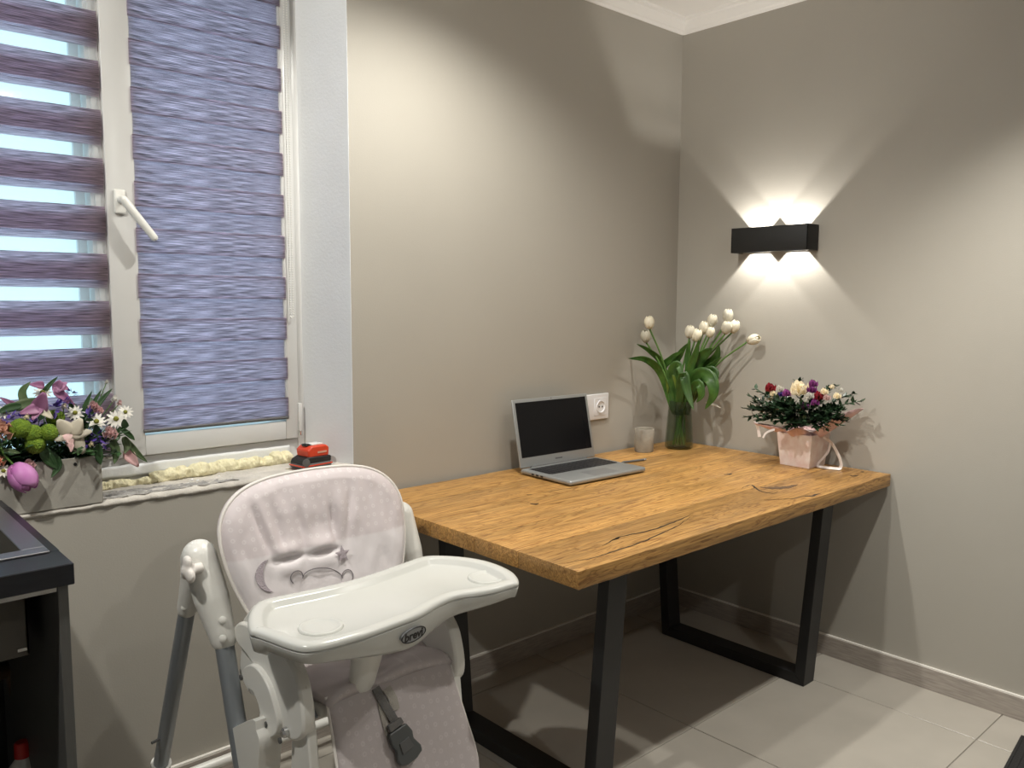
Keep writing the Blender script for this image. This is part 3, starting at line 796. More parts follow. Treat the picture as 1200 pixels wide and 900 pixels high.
# tissue collar
mb = MB()
def tis(u, v):
    a = 2*PI*u; r = .070+.016*v+.008*v*math.sin(9*a)+.008*v*math.sin(4*a+1)
    # flaps: left front and right
    for a0, k in ((2.15, .10), (-1.45, .125)):
        dd = math.atan2(math.sin(a-a0), math.cos(a-a0)); r += k*v*math.exp(-(dd/.32)**2)
    z = hp_-.012+.030*v-.02*v*v*math.sin(5*a)*.5
    dd = math.atan2(math.sin(a+1.45), math.cos(a+1.45)); z += .085*v*math.exp(-(dd/.42)**2)
    p = pc+V(r*math.cos(a), r*math.sin(a), z); p.x = min(p.x, -.012); return p
mb.grid(tis, 90, 6, closeu=True); mods(mb.build('tissue_wrap', M['tissue'], pk, smooth=180), solid=.0012)
mb = MB(); P = [at(884, 492, 0, -.19), at(888, 500, 0, -.195), at(890, 512, 0, -.2)]; mb.tube(spline(P, 4), .007, 6, flat=.15, ref=(0, 1, 0)); P = [at(908, 503, 0, -.19), at(898, 507, 0, -.2), at(894, 513, 0, -.205)]
mb.tube(spline(P, 4), .005, 6, flat=.15, ref=(0, 1, 0)); mb.build('ribbon_bow', M['ribbon'], pk, smooth=40)

def rosebloom(mb, c, d, R, n=14, curl=-.9):
    d, s, nn = frame(d)
    for k in range(n):
        a = k*2.4; rr = R*(k/n)**.6
        rad = (s*math.cos(a)+nn*math.sin(a))
        petal(mb, Vector(c)+rad*rr*.35-d*R*.25, d*(1.3-.9*k/n)+rad*(.25+1.0*k/n), R*1.05, R*1.05, -.9, -.35, up=-rad*.8+d*.2, nu=2, nv=3)
    return mb
bq = empty('box_bouquet', pc+V(0, 0, hp_-.02), 'round mixed bouquet with dark small leaves in the pink pot', 'bouquet')
cc = pc+V(-.055, .005, .219)
# foliage: sprigs of small dark oval leaves; each sprig a part
def clampx(p):
    p.x = min(p.x, -.014); return p
for k in range(96):
    a = random.uniform(0, 2*PI) if k < 50 else random.uniform(1.9, 4.9); el = random.uniform(-.25, .95) if k < 50 else random.uniform(-.5, .5)
    dv = V(math.cos(a)*math.cos(el)*.62, math.sin(a)*math.cos(el)*1.18, math.sin(el)*.62)
    L = random.uniform(.11, .175) if el < .5 else random.uniform(.10, .14)
    st = pc+V(-.02, 0, hp_+.02); tip = cc+V(dv.x*.15, dv.y*.16, dv.z*.13-.015)*(1+.0*L)
    if tip.x > -.02: tip.x = random.uniform(-.09, -.02)
    P = spline([st, st.lerp(tip, .55)+V(0, 0, .02), tip], 5)
    mb = MB(); mb.tube(P, .0012, 4)
    for j in range(4, len(P)):
        for s_ in range(3):
            a2 = random.uniform(0, 2*PI); dd = (P[j]-P[j-1]).normalized()+V(math.cos(a2), math.sin(a2), random.uniform(-.3, .8))*.9
            petal(mb, P[j], dd, random.uniform(.018, .026), random.uniform(.012, .017), .3, -.3, nu=2, nv=3)
    for v in mb.bm.verts: clampx(v.co)
    mb.build('leaf_sprig', M['bleaf'], bq, smooth=180)
for (u, v, x) in [(1008, 470, -.11), (1000, 461, -.09), (872, 478, -.17), (880, 465, -.18), (876, 488, -.18), (978, 452, -.13), (936, 447, -.13), (886, 456, -.17)]:
    tip = at(u, v, 0, x); st = pc+V(-.02, 0, hp_+.03); mb = MB(); P = spline([st, st.lerp(tip, .6)+V(0, 0, .015), tip], 6); mb.tube(P, .0013, 4)
    for j in range(5, len(P)):
        for s_ in range(3):
            a2 = random.uniform(0, 2*PI); dd = (P[j]-P[j-1]).normalized()+V(math.cos(a2), math.sin(a2), random.uniform(-.5, .5))*.9
            petal(mb, P[j], dd, random.uniform(.020, .028), random.uniform(.012, .017), .3, -.3, nu=2, nv=3)
    for q in mb.bm.verts: clampx(q.co)
    mb.build('leaf_sprig', M['bleaf'], bq, smooth=180)
def bloom(parent, u, v, x, R, m, nm, n=14):
    mb = MB(); c = at(u, v, 0, x); d = (CAM-c).normalized()*.55+V(0, 0, 1)
    rosebloom(mb, c, d, R, n); mb.build(nm, M[m], parent, smooth=180)
for u, v, x, R, m, nm in [
    (937, 459, -.17, .036, 'cream', 'cream_rose'), (903, 457, -.18, .022, 'wine', 'red_flower'), (960, 467, -.17, .022, 'wine', 'red_flower'),
    (906, 463, -.19, .014, 'cream', 'yellow_flower'), (903, 469, -.19, .012, 'cream', 'yellow_flower'), (914, 458, -.18, .017, 'wpet', 'white_flower'),
    (949, 466, -.19, .016, 'wpet', 'white_flower'), (945, 471, -.2, .012, 'wpet', 'white_flower'), (935, 473, -.2, .012, 'wpet', 'white_flower'), (969, 468, -.17, .014, 'lpink', 'pink_flower'),
    (966, 461, -.16, .015, 'cream', 'yellow_flower'), (955, 474, -.19, .016, 'purple', 'purple_flower'), (943, 478, -.2, .016, 'purple', 'purple_flower'),
    (951, 459, -.16, .020, 'purple', 'purple_flower'), (922, 463, -.19, .018, 'purple', 'purple_flower'), (953, 452, -.14, .018, 'purple', 'purple_flower'),
    (981, 466, -.15, .015, 'cream', 'yellow_flower'), (985, 459, -.13, .012, 'wpet', 'white_flower'), (897, 475, -.19, .009, 'wpet', 'white_flower'), (911, 480, -.2, .010, 'wpet', 'white_flower'),
    (889, 470, -.18, .008, 'wpet', 'white_flower'), (928, 479, -.21, .008, 'wpet', 'white_flower'), (915, 464, -.18, .014, 'violet', 'violet_flower'), (975, 455, -.14, .012, 'cream', 'yellow_flower')]:
    bloom(bq, u, v-1, x-.012, R*1.15, m, nm, 12 if R > .012 else 7)

# ================================================================== PLANTER ON THE SILL
PX1 = at(121, 590, 1, -.004).x
plc = V(-2.80, .06, WZ0+.004)
pl = empty('window_planter', plc, 'long grey box planter on the window sill by the sink', 'planter')
mb = MB(); px0, py0, py1, pz1 = -3.17, -.006, .125, .990
mb.box(px0, PX1, py0, py0+.008, WZ0+.004, pz1, .0015, 1); mb.box(px0, PX1, py1-.008, py1, WZ0+.004, pz1, .0015, 1)
mb.box(px0+.0003, px0+.008, py0+.0082, py1-.0082, WZ0+.0043, pz1-.0003); mb.box(PX1-.008, PX1-.0003, py0+.0082, py1-.0082, WZ0+.0043, pz1-.0003); mb.box(px0+.0082, PX1-.0082, py0+.0082, py1-.0082, WZ0+.0043, WZ0+.014)
mb.build('box', M['planter'], pl, smooth=40)
MB().box(px0+.008, PX1-.008, py0+.008, py1-.008, WZ0+.014, pz1-.015).build('floral_foam', M['bleaf'], pl)
c = at(88, 544, 1, py0); MB().lathe([(.0042, 0), (.0042, .002)], c, 12, axis=(0, -1, 0)).build('dark_hole', M['ink'], pl)
fa = empty('planter_arrangement', plc+V(0, 0, .11), 'mixed arrangement of orchids, daisies and green pompons in the grey planter', 'flowers')
def fp(u, v, y): return at(u, v, 1, y)
root = lambda x: V(x, .055, pz1-.01)
def tocam(p, up=.2): return ((CAM-p).normalized()+V(0, 0, up)).normalized()
# dark leafy filling
for k in range(150):
    x = random.uniform(-3.1, PX1+.02) if k < 60 else random.uniform(-2.72, PX1); y = random.uniform(.0, .12)
    st = V(min(x, PX1-.03), .03+random.uniform(0, .06), pz1-.02); h = random.uniform(.05, .15)
    dirv = V(random.uniform(-.5, .5), random.uniform(-.75, .35), random.uniform(.3, 1))
    if x > PX1-.06: dirv += V(.5, -.1, -.15)
    if k >= 105:      # low dark leaves filling the rim of the box
        h = random.uniform(.03, .08); dirv = V(random.uniform(-.7, .7), random.uniform(-.2, .5), random.uniform(.6, 1))
    tip = st+dirv.normalized()*h
    mb = MB(); mb.tube([st, st.lerp(tip, .5)+V(0, 0, .01), tip], .0015, 4)
    for j in range(6):
        p = st.lerp(tip, .3+.7*j/5); a2 = random.uniform(0, 2*PI)
        petal(mb, p, dirv.normalized()+V(math.cos(a2), math.sin(a2)*.7-.3, random.uniform(-.5, .5)), random.uniform(.022, .04), random.uniform(.012, .022), .35, -.25, nu=2, nv=4)
    mb.build('leaf_sprig', M['gleaf'], fa, smooth=180)
# long leaves
for pts, y, wd, m in [([(25, 475), (10, 478), (-5, 485)], .02, .02, 'gleaf'), ([(50, 470), (25, 475), (5, 482)], .03, .028, 'pleaf'), ([(92, 500), (100, 475), (108, 458)], .05, .012, 'gleaf'), ([(95, 500), (108, 475), (120, 455)], .06, .012, 'gleaf'),
                      ([(97, 500), (118, 470), (132, 455)], .05, .014, 'gleaf'), ([(45, 468), (57, 452), (68, 441)], .05, .012, 'gleaf'), ([(60, 530), (68, 545), (60, 560)], -.012, .020, 'gleaf'), ([(50, 525), (58, 538), (68, 550)], -.012, .030, 'gleaf'),
                      ([(40, 492), (26, 462), (36, 447)], .04, .02, 'pleaf'), ([(0, 530), (12, 529), (24, 531)], -.012, .014, 'pleaf'), ([(148, 515), (160, 530), (173, 542)], .01, .016, 'pleaf'), ([(132, 515), (136, 530), (134, 544)], .0, .022, 'pleaf'),
                      ([(115, 520), (116, 535), (118, 545)], -.012, .020, 'gleaf'), ([(140, 500), (152, 510), (158, 516)], .02, .014, 'gleaf'), ([(145, 512), (149, 522), (146, 532)], .01, .020, 'pleaf'), ([(85, 492), (84, 480), (82, 470)], .03, .016, 'gleaf')]:
    mb = MB(); ribbonleaf(mb, [fp(u, v, y) for u, v in pts], wd, .3); mods(mb.build('long_leaf', M[m], fa, smooth=180), solid=.0008)
# green pompons
for u, v, R in [(24, 502, .0285), (38, 508, .0255), (41, 521, .0265), (57, 507, .0255), (65, 490, .025)]:
    c = fp(u, v, -.012 if u != 65 else .03); mb = MB(); R *= .86; mb.ball(c, R, 4)
    for q in mb.bm.verts: q.co += (q.co-c).normalized()*(.0022*noise.noise(q.co*420))
    g_ = mb.build('green_pompon', M['green'], fa, smooth=180)
    MB().tube([c, c+V(0, .03, -.03), root(c.x)], .002, 5).build('stem', M['stem'], g_)
# white cymbidium
oc = fp(83, 510, -.02); oh = empty('orchid', oc); oh.parent = fa; oh.location = oc-Vector(fa['_org'])
for (u, v, wd) in [(70, 494, .042), (94, 492, .040), (106, 505, .030), (98, 530, .044), (66, 515, .022)]:
    t_ = fp(u, v, -.03); d = t_-oc; mb = MB(); petal(mb, oc, d, d.length*1.08, wd, .25, -.3, up=tocam(oc), nu=4, nv=6); mods(mb.build('petal', M['opet'], oh, smooth=180), solid=.001)
mb = MB(); 
for k in range(3): petal(mb, oc+V(-.008, -.004, .004-.012*k), V(random.uniform(-.5, .5), -.6, -.6), .022, .022, .9, .4, nu=3, nv=4)
mb.build('lip', M['lpink'], oh, smooth=180)
oh2c = fp(46, 478, -.005); oh2 = empty('mauve_orchid', oh2c); oh2.parent = fa; oh2.location = oh2c-Vector(fa['_org'])
for (u, v, wd, m) in [(50, 465, .040, 'mpink'), (30, 482, .030, 'mpink'), (58, 487, .024, 'opet'), (40, 488, .022, 'mpink')]:
    t_ = fp(u, v, -.02); d = t_-oh2c; mb = MB(); petal(mb, oh2c-d*.3, d, d.length*1.6, wd, .2, .35, up=tocam(oh2c), nu=4, nv=6); mods(mb.build('petal', M[m], oh2, smooth=180), solid=.001)
# mauve lily petals standing at the back
lc = fp(65, 458, .05); ly = empty('mauve_lily', lc); ly.parent = fa; ly.location = lc-Vector(fa['_org'])
for (u0, v0, u1, v1, wd, m) in [(62, 455, 90, 477, .024, 'mpink'), (62, 458, 78, 448, .024, 'mpink'), (66, 455, 70, 446, .022, 'mpink'), (52, 452, 36, 450, .020, 'mpink'), (24, 480, 2, 466, .018, 'mpink'), (66, 452, 80, 455, .026, 'mpink')]:
    a, b = fp(u0, v0, .04), fp(u1, v1, .03); mb = MB(); petal(mb, a, b-a, (b-a).length, wd, .3, .4, up=tocam(a), nu=4, nv=6); mods(mb.build('petal', M[m], ly, smooth=180), solid=.001)
# daisies
def daisy(u, v, y, R, tilt=0):
    c = fp(u, v, y); d, s, n = frame(tocam(c, .5)); h = empty('daisy', c); h.parent = fa; h.location = c-Vector(fa['_org'])
    for k in range(12):
        a = 2*PI*k/12+random.uniform(-.1, .1); rad = s*math.cos(a)+n*math.sin(a)
        mb = MB(); petal(mb, c+rad*R*.2, rad+d*.18, R*random.uniform(.75, .85), R*.36, .25, -.2, up=d, nu=2, nv=4); mb.build('petal', M['wpet'], h, smooth=180)
    MB().ball(c+d*.002, R*.27, 2, (1, 1, 1)).build('eye', M['olive'], h, smooth=180)
    MB().tube([c-d*.002, c-d*.03+V(0, 0, -.02), root(min(c.x, PX1-.03))], .0014, 5).build('stem', M['stem'], h)
daisy(136, 491, .01, .026); daisy(113, 494, .0, .024); daisy(147, 483, .03, .020); daisy(88, 484, .02, .022); daisy(50, 460, .05, .022); daisy(5, 483, .03, .018); daisy(4, 552, -.02, .018)
# violet statice
for u, v, y, R in [(112, 512, -.005, .026), (120, 519, .0, .022), (103, 487, .02, .022), (66, 478, .01, .026), (75, 470, .03, .018), (84, 462, .05, .018), (10, 492, .01, .022), (25, 490, .02, .018), (103, 520, -.005, .020), (40, 497, .01, .018)]:
    mb = MB(); c = fp(u, v, y)
    for k in range(16):
        d = V(random.gauss(0, 1), random.gauss(-.4, 1), random.gauss(.3, 1)).normalized()
        petal(mb, c+d*R*random.uniform(.1, .6), d, R*.7, R*.45, .2, -.2, nu=2, nv=3)
    mb.build('violet_flower', M['violet'], fa, smooth=180)
# small roses, buds
for u, v, y, R, m, nm in [(130, 508, .0, .021, 'lpink', 'pink_carnation'), (3, 505, -.012, .030, 'salmon', 'salmon_rose'), (110, 476, .03, .015, 'lpink', 'pink_bud'), (116, 481, .03, .014, 'lpink', 'pink_bud'), (134, 468, .04, .012, 'wpet', 'white_bud'), (140, 473, .04, .010, 'lpink', 'pink_bud'),
                          (125, 448, .05, .007, 'wpet', 'white_bud'), (107, 521, -.02, .009, 'cream', 'cream_bud'), (75, 477, .0, .010, 'cream', 'cream_bud'), (31, 489, -.02, .009, 'cream', 'cream_bud'), (35, 545, -.014, .016, 'lpink', 'pink_bud'), (0, 540, -.014, .016, 'salmon', 'salmon_bud')]:
    mb = MB(); c = fp(u, v, y); rosebloom(mb, c, tocam(c, .4), R, 14 if R > .012 else 7); b_ = mb.build(nm, M[m], fa, smooth=180)
    MB().tube([c, c.lerp(root(min(c.x, PX1-.03)), .5)+V(0, .01, .01), root(min(c.x, PX1-.03))], .0013, 5).build('stem', M['stem'], b_)
# hanging pink tulip
hc = fp(16, 545, -.022); tipc = fp(34, 568, -.045); d = (tipc-hc)
mb = MB(); tulip_head(mb, hc+V(0, 0, -.0), d, .072, .030); tl = mods(mb.build('pink_tulip', M['magenta'], fa, smooth=180), solid=.0012)
MB().tube(spline([hc, hc+V(-.02, .0, .03), hc+V(-.02, .035, .05), V(hc.x-.01, .05, pz1-.01)], 4), .0025, 6).build('stem', M['stem'], tl)
a, b = fp(146, 528, .02), fp(163, 547, .01); mb = MB(); petal(mb, a, b-a, (b-a).length, .030, .2, .4, up=tocam(a), nu=4, nv=6); mods(mb.build('pink_petal', M['lpink'], fa, smooth=180), solid=.001)

# ================================================================== TOOL BATTERY ON THE SILL
dc = at(369, 548, 2, WZ0+.004); dc = V(dc.x, .062, WZ0+.004)
tl = empty('tool_battery', dc, 'red and black power tool battery pack on the window sill', 'battery')
rz = Matrix.Rotation(math.radians(8), 4, 'Z')
def tb_build(mb, nm, m, par, bev=0):
    for v in mb.bm.verts: v.co = dc+(rz @ v.co)
    o = mb.build(nm, M[m], par, smooth=40)
    return o
mb = MB(); mb.box(-.056, .056, -.036, .036, 0, .018, .007, 3); tb_build(mb, 'base_tray', 'dark', tl)
mb = MB(); mb.box(-.0575, .057, -.0375, .0375, .008, .0125, .002, 2); tb_build(mb, 'red_stripe', 'red', tl)
mb = MB(); mb.prism([(-.056, -.034, .016), (.054, -.034, .016), (.054, -.034, .034), (-.030, -.034, .038), (-.050, -.034, .030)], (0, .068, 0)); mods(tb_build(mb, 'middle_shell', 'lampblack', tl), bev=.004)
mb = MB(); mb.prism([(-.030, -.032, .034), (.046, -.032, .034), (.048, -.032, .062), (.036, -.032, .070), (-.018, -.032, .070), (-.034, -.032, .058)], (0, .064, 0)); rc = mods(tb_build(mb, 'red_shell', 'red', tl), bev=.005)
mb = MB(); mb.box(-.008, .034, -.018, .018, .069, .074, .002); tb_build(mb, 'contact_plate', 'bottle', tl)
mb = MB(); mb.box(-.026, -.010, -.014, .014, .068, .075, .002); tb_build(mb, 'latch', 'lampblack', tl)
mb = MB(); mb.box(.002, .036, -.0335, -.031, .046, .052); tb_build(mb, 'worn_mark', 'salmon', rc)
mb = MB(); mb.box(-.082, -.050, -.028, .020, 0, .003, .001); tb_build(mb, 'metal_plate', 'chrome', tl)
mb = MB(); mb.lathe([(.013, 0), (.013, .004), (.008, .005)], (-.044, -.034, .022), 16, axis=(0, -1, 0)); tb_build(mb, 'knob', 'dark', tl)

# ================================================================== KITCHEN UNIT AND SINK
CX1, CY0, CZ, CT = -2.650, -.640, .908, .040
ct = MB()
sx0, sx1, sy0, sy1 = -3.18, -2.668, -.545, -.085       # sink cut-out (rim)
ct.box(-3.95, CX1, CY0, sy0+.01, CZ-CT, CZ, .0015, 1); ct.box(-3.95, CX1, sy1-.01, -.002, CZ-CT, CZ, .0015, 1)
ct.box(sx1-.01, CX1, sy0+.0101, sy1-.0101, CZ-CT, CZ); ct.box(-3.95, sx0+.01, sy0+.0101, sy1-.0101, CZ-CT, CZ)
tag(ct.build('worktop', M['counter']), 'black worktop with an inset steel sink in the left corner', 'worktop')
sk = empty('kitchen_sink', ((sx0+sx1)/2, (sy0+sy1)/2, CZ-.2), 'square brushed steel sink set into the black worktop', 'sink')
rim = .040
mb = MB(); z = CZ+.0005
mb.box(sx0, sx1, sy0, sy0+rim, z, z+.004, .001, 1); mb.box(sx0, sx1, sy1-rim, sy1, z, z+.004, .001, 1)
mb.box(sx0, sx0+rim, sy0+rim, sy1-rim, z, z+.004, .001, 1); mb.box(sx1-rim, sx1, sy0+rim, sy1-rim, z, z+.004, .001, 1)
mb.build('rim', M['sink'], sk)
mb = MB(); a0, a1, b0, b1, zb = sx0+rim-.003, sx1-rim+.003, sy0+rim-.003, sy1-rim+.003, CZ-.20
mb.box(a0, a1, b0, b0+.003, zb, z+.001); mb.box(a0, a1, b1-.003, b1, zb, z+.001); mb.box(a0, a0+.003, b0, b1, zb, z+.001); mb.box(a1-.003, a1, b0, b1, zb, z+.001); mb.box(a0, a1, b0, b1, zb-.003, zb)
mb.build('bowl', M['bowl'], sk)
MB().lathe([(.045, 0), (.045, .002), (.02, .003)], ((a0+a1)/2, (b0+b1)/2, zb), 20).build('drain', M['chrome'], sk, smooth=40)
MB().box(a1-.02, a1-.004, b0-.004, b0, zb+.008, zb+.014).build('clip', M['chrome'], sk)
kc = empty('sink_cabinet', (-3.3, -.32, 0), 'dark open sink cabinet with a graphite side panel', 'cabinet')
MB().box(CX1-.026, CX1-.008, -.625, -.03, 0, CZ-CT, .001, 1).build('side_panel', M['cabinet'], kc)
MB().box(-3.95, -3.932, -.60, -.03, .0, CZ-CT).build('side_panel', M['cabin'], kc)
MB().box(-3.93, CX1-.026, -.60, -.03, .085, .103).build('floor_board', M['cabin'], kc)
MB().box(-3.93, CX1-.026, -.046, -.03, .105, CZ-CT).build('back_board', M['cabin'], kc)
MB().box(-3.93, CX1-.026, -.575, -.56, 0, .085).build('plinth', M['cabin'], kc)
MB().box(-3.93, CX1-.026, -.622, -.60, CZ-CT-.014, CZ-CT-.003, .001, 1).build('front_rail', M['chrome'], kc)
bt = at(26, 880, 1, -.28); bz = .104
bo = empty('cleaning_bottle', (bt.x, bt.y, bz), 'white cleaning bottle with red cap inside the dark sink cabinet', 'bottle')
capz = bt.z-.012
MB().lathe([(.030, 0), (.036, .004), (.036, capz-bz-.055), (.030, capz-bz-.025), (.014, capz-bz-.004), (.013, capz-bz)], (bt.x, bt.y, bz), 20).build('body', M['bottle'], bo, smooth=40)
MB().lathe([(.016, 0), (.0155, .03), (.012, .034)], (bt.x, bt.y, capz), 16).build('cap', M['redcap'], bo, smooth=40)
dp_ = empty('drain_pipe', ((a0+a1)/2, (b0+b1)/2, .5), 'brown drain pipe under the sink inside the cabinet', 'pipe')
q = at(24, 840, 1, -.12)
MB().tube(spline([((a0+a1)/2, (b0+b1)/2, zb-.006), ((a0+a1)/2, (b0+b1)/2, .60), (q.x-.06, -.14, .54), (q.x, -.12, .48), (q.x, -.12, .106)], 5), .02, 10).build('bent_pipe', M['pipe'], dp_, smooth=50)
MB().lathe([(.026, 0), (.026, .03)], (q.x, -.12, .16), 14).build('pipe_collar', M['pipe'], dp_, smooth=40)

# ================================================================== RIBBED MAT, lower right
mt = empty('rubber_mat', (-.30, -1.86, 0), 'black ribbed rubber mat on the floor by the right wall', 'mat')
p0, p1 = at(1176, 900, 2, .006), at(1200, 855, 2, .006)
dx = (p1-p0).normalized(); dx.z = 0; dy = V(dx.y, -dx.x, 0)
L0, L1, Wm = -.75, .255, .46
mb = MB(); mb.prism([p0+dx*L0+V(0, 0, -.0055), p0+dx*L1+V(0, 0, -.0055), p0+dx*L1+dy*Wm+V(0, 0, -.0055), p0+dx*L0+dy*Wm+V(0, 0, -.0055)], (0, 0, .0055)); mb.build('mat_body', M['rubber'], mt)
mb = MB()
for k in range(22):
    o_ = dy*(.006+k*.0212); mb.tube([p0+dx*(L0+.01)+o_, p0+dx*(L1-.01)+o_], .004, 6)
mb.build('ribs', M['rubber'], mt, smooth=60)

# ================================================================== HIGH CHAIR
XC = -2.052
hc_ = empty('high_chair', (XC, -.40, 0), 'white folding baby high chair with pale mauve printed padding', 'high chair')
def yb_(z): return -.400-(.965-z)*.30           # back face plane leans
BW = [(.60, .170), (.64, .190), (.68, .212), (.72, .228), (.76, .240), (.80, .2475), (.84, .2500), (.87, .2460), (.90, .232), (.925, .209), (.945, .175), (.957, .135), (.964, .085), (.967, 0)]
def bw(z):
    for (a, wa), (b, wb) in zip(BW, BW[1:]):
        if a <= z <= b: return wa+(wb-wa)*(z-a)/(b-a)
    return 0
out = [V(XC-w_, 0, z_) for z_, w_ in BW]
outl = spline([V(-w_, 0, z_) for z_, w_ in BW]+[V(w_, 0, z_) for z_, w_ in BW[-2::-1]]+[V(x_, 0, .60) for x_ in (.11, .05, 0, -.05, -.11)], 5)+[V(-.145, 0, .60)]
# cushion from nested rings: outline shrunk towards a centre, so the rim stays round
cz0 = .80
def pad_pt(p, k, off):
    x = p.x*k; z = cz0+(p.z-cz0)*k
    return V(XC+x, yb_(z)-off, z)
def folds(x, z):
    f = 0
    # cross-wise stitched dents and the pleats running up from them
    for x0, x1, zz in ((-.136, -.075, .778), (-.042, .022, .776)):
        m_ = 1/(1+math.exp(-(x-x0)*140))*1/(1+math.exp((x-x1)*140))
        f -= .016*m_*math.exp(-((z-zz)/.007)**2)
        f += .010*m_*math.exp(-((z-zz-.022)/.016)**2)+.007*m_*math.exp(-((z-zz+.022)/.018)**2)
    for xx, tilt, am in ((-.146, -.22, .011), (-.112, -.10, .005), (-.060, .0, .005), (.026, .06, .011), (.060, .25, .006)):
        xp = xx+tilt*(z-.79)
        f -= am*math.exp(-((x-xp)/.009)**2)*math.exp(-((z-.855)/.055)**2)
        f += am*.5*math.exp(-((x-xp-.018)/.012)**2)*math.exp(-((z-.855)/.055)**2)
    f += .004*noise.noise(V(x*16, z*11, 3))+.0025*noise.noise(V(x*40, z*22, 7))
    return f
mb = MB(); rings = []
for k, off in [(1, .004), (1.0, .016), (.985, .026), (.955, .034), (.93, .038), (.91, .040), (.88, .0425)]+[(.86-.84*q/54, .044+.003*math.sin(PI*min(1, q/40))) for q in range(55)]:
    r_ = []
    for p in outl:
        x = p.x*k; z = cz0+(p.z-cz0)*k
        fade = min(1, (1-k)/.12)
        r_.append(mb.bm.verts.new(pad_pt(p, k, off+fade*folds(x, z))))
    rings.append(r_)
mb.skin(rings, caps=False, closed=False)
# open ends of the outline (bottom) are closed by the strip between first and last points
mb.bm.faces.new(rings[-1])
bpad = mb.build('backrest_cushion', M['pad'], hc_, smooth=180); pass
bpad['label'] = 'pale mauve cushion with ring print above and light panel below'
mb = MB(); mb.tube([pad_pt(p, 1.003, .020) for p in outl], .0042, 8, closed=True); mb.build('piping', M['piping'], bpad, smooth=180)
def tilt(x): return -.19*(x+.093)
def onpad(x, z, e=.003): return V(XC+x, yb_(z)-.046-folds(x, z)-e, z)
# embroidery: a plain bear-head outline, star, crescent
mb = MB()
hpts = [onpad(-.027+.052*math.cos(a), .728+.028*math.sin(a)+tilt(-.027+.052*math.cos(a))) for a in [PI*(.04+.92*i/24) for i in range(25)]]
mb.tube(hpts, .0012, 5)
for s_ in (-1, 1):
    c0 = -.027+s_*.066; pts = [onpad(c0+.0155*math.cos(a), .735+.0155*math.sin(a)+tilt(c0)) for a in [(-.9 if s_ > 0 else PI+.9)+s_*2*PI*.66*i/18 for i in range(19)]]
    mb.tube(pts, .0012, 5)
mb.build('bear_outline', M['stitch'], bpad, smooth=60)
mb = MB(); pts = []
for k in range(10):
    a = PI/2+k*PI/5; r_ = .021 if k % 2 == 0 else .0095; pts.append(V(XC+.034+r_*math.cos(a), yb_(.764+r_*math.sin(a))-.0535, .764+r_*math.sin(a)))
cst = V(XC+.034, yb_(.764)-.0550, .764)
vs_ = [mb.bm.verts.new(p) for p in pts]; vc_ = mb.bm.verts.new(cst)
for k in range(10): mb.bm.faces.new((vs_[k], vs_[(k+1) % 10], vc_))
mods(mb.build('star_patch', M['stitchl'], bpad), solid=.0015)
mb = MB()
def cres(t, s_): a = PI*(.62+.76*t); rr = .045 if s_ else .060*(.86+.14*abs(2*t-1)**2); return onpad(-.146+(.044 if not s_ else .028)*math.cos(a)*1.0-(0 if s_ else .002), .752+.038*math.sin(a), .002)
n = 14; A = [mb.bm.verts.new(cres(i/n, 0)) for i in range(n+1)]; B = [mb.bm.verts.new(cres(i/n, 1)) for i in range(n+1)]
for i in range(n): mb.bm.faces.new((A[i], A[i+1], B[i+1], B[i]))
mods(mb.build('moon_patch', M['stitchl'], bpad), solid=.0015)
# back shell
mb = MB(); rings = [[mb.bm.verts.new(pad_pt(p, k, off)) for p in outl] for k, off in ((.94, .008), (.97, .004), (.96, -.012), (.90, -.022), (.5, -.026), (.05, -.026))]
mb.skin(rings, caps=False); mb.bm.faces.new(rings[-1]); mb.bm.faces.new(rings[0][::-1]); mb.build('back_shell', M['white'], hc_, smooth=50)
# seat cushion
sw = .158
def seatfn(u, v):
    x = (u-.5)*2*(sw+.035*(1-v)); y = -.485-.30*v
    z = .560-.012*math.sin(PI*min(1, v*1.1))+.008*noise.noise(V(x*12, y*14, 1))+.012*math.exp(-((v-.70)/.06)**2)*noise.noise(V(x*9, 1, 4))*2-.030*max(0, v-.9)*10*.25
    z -= .022*abs((u-.5)*2)**6
    return V(XC+x, y, z)
mb = MB(); mb.grid(seatfn, 30, 24); scu = mb.build('seat_cushion', M['pad2'], hc_, smooth=180); mods(scu, solid=.03)
MB().box(XC-sw-.01, XC+sw+.01, -.76, -.46, .500, .528, .01, 3).build('seat_shell', M['white'], hc_, smooth=40)
# leg rest cushion
def leg_o(s):    # rounded outline in (x, t): t runs down the rest
    return s
LRo = spline([V(-.158, 0, 0), V(-.162, 0, .08), V(-.168, 0, .16), V(-.172, 0, .22), V(-.164, 0, .266), V(-.130, 0, .292), V(0, 0, .300), V(.130, 0, .292), V(.164, 0, .266), V(.172, 0, .22), V(.168, 0, .16), V(.162, 0, .08), V(.158, 0, 0)], 4)
def lr(x, t, off): # plane from the seat front downwards, leaning forward
    c_, s_ = math.cos(math.radians(24)), math.sin(math.radians(24))
    return V(XC+x, -.772-s_*t-c_*off, .553-c_*t+s_*off*-1+0)
mb = MB(); rings = []
for k, off in [(1, -.012), (1.01, .0), (1, .010), (.97, .016), (.90, .020), (.78, .022), (.6, .022), (.4, .021), (.2, .021)]:
    rings.append([mb.bm.verts.new(lr(p.x*k, .0+(p.z-.15)*k+.15 if k < 1 else p.z, off+(.003*noise.noise(V(p.x*k*14, p.z*k*14, 2)) if k < .95 else 0))) for p in LRo])
mb.skin(rings, caps=False); mb.bm.faces.new(rings[-1]); mb.bm.faces.new(rings[0][::-1])
lrc = mb.build('leg_rest_cushion', M['pad2'], hc_, smooth=180); mods(lrc, sub=1)
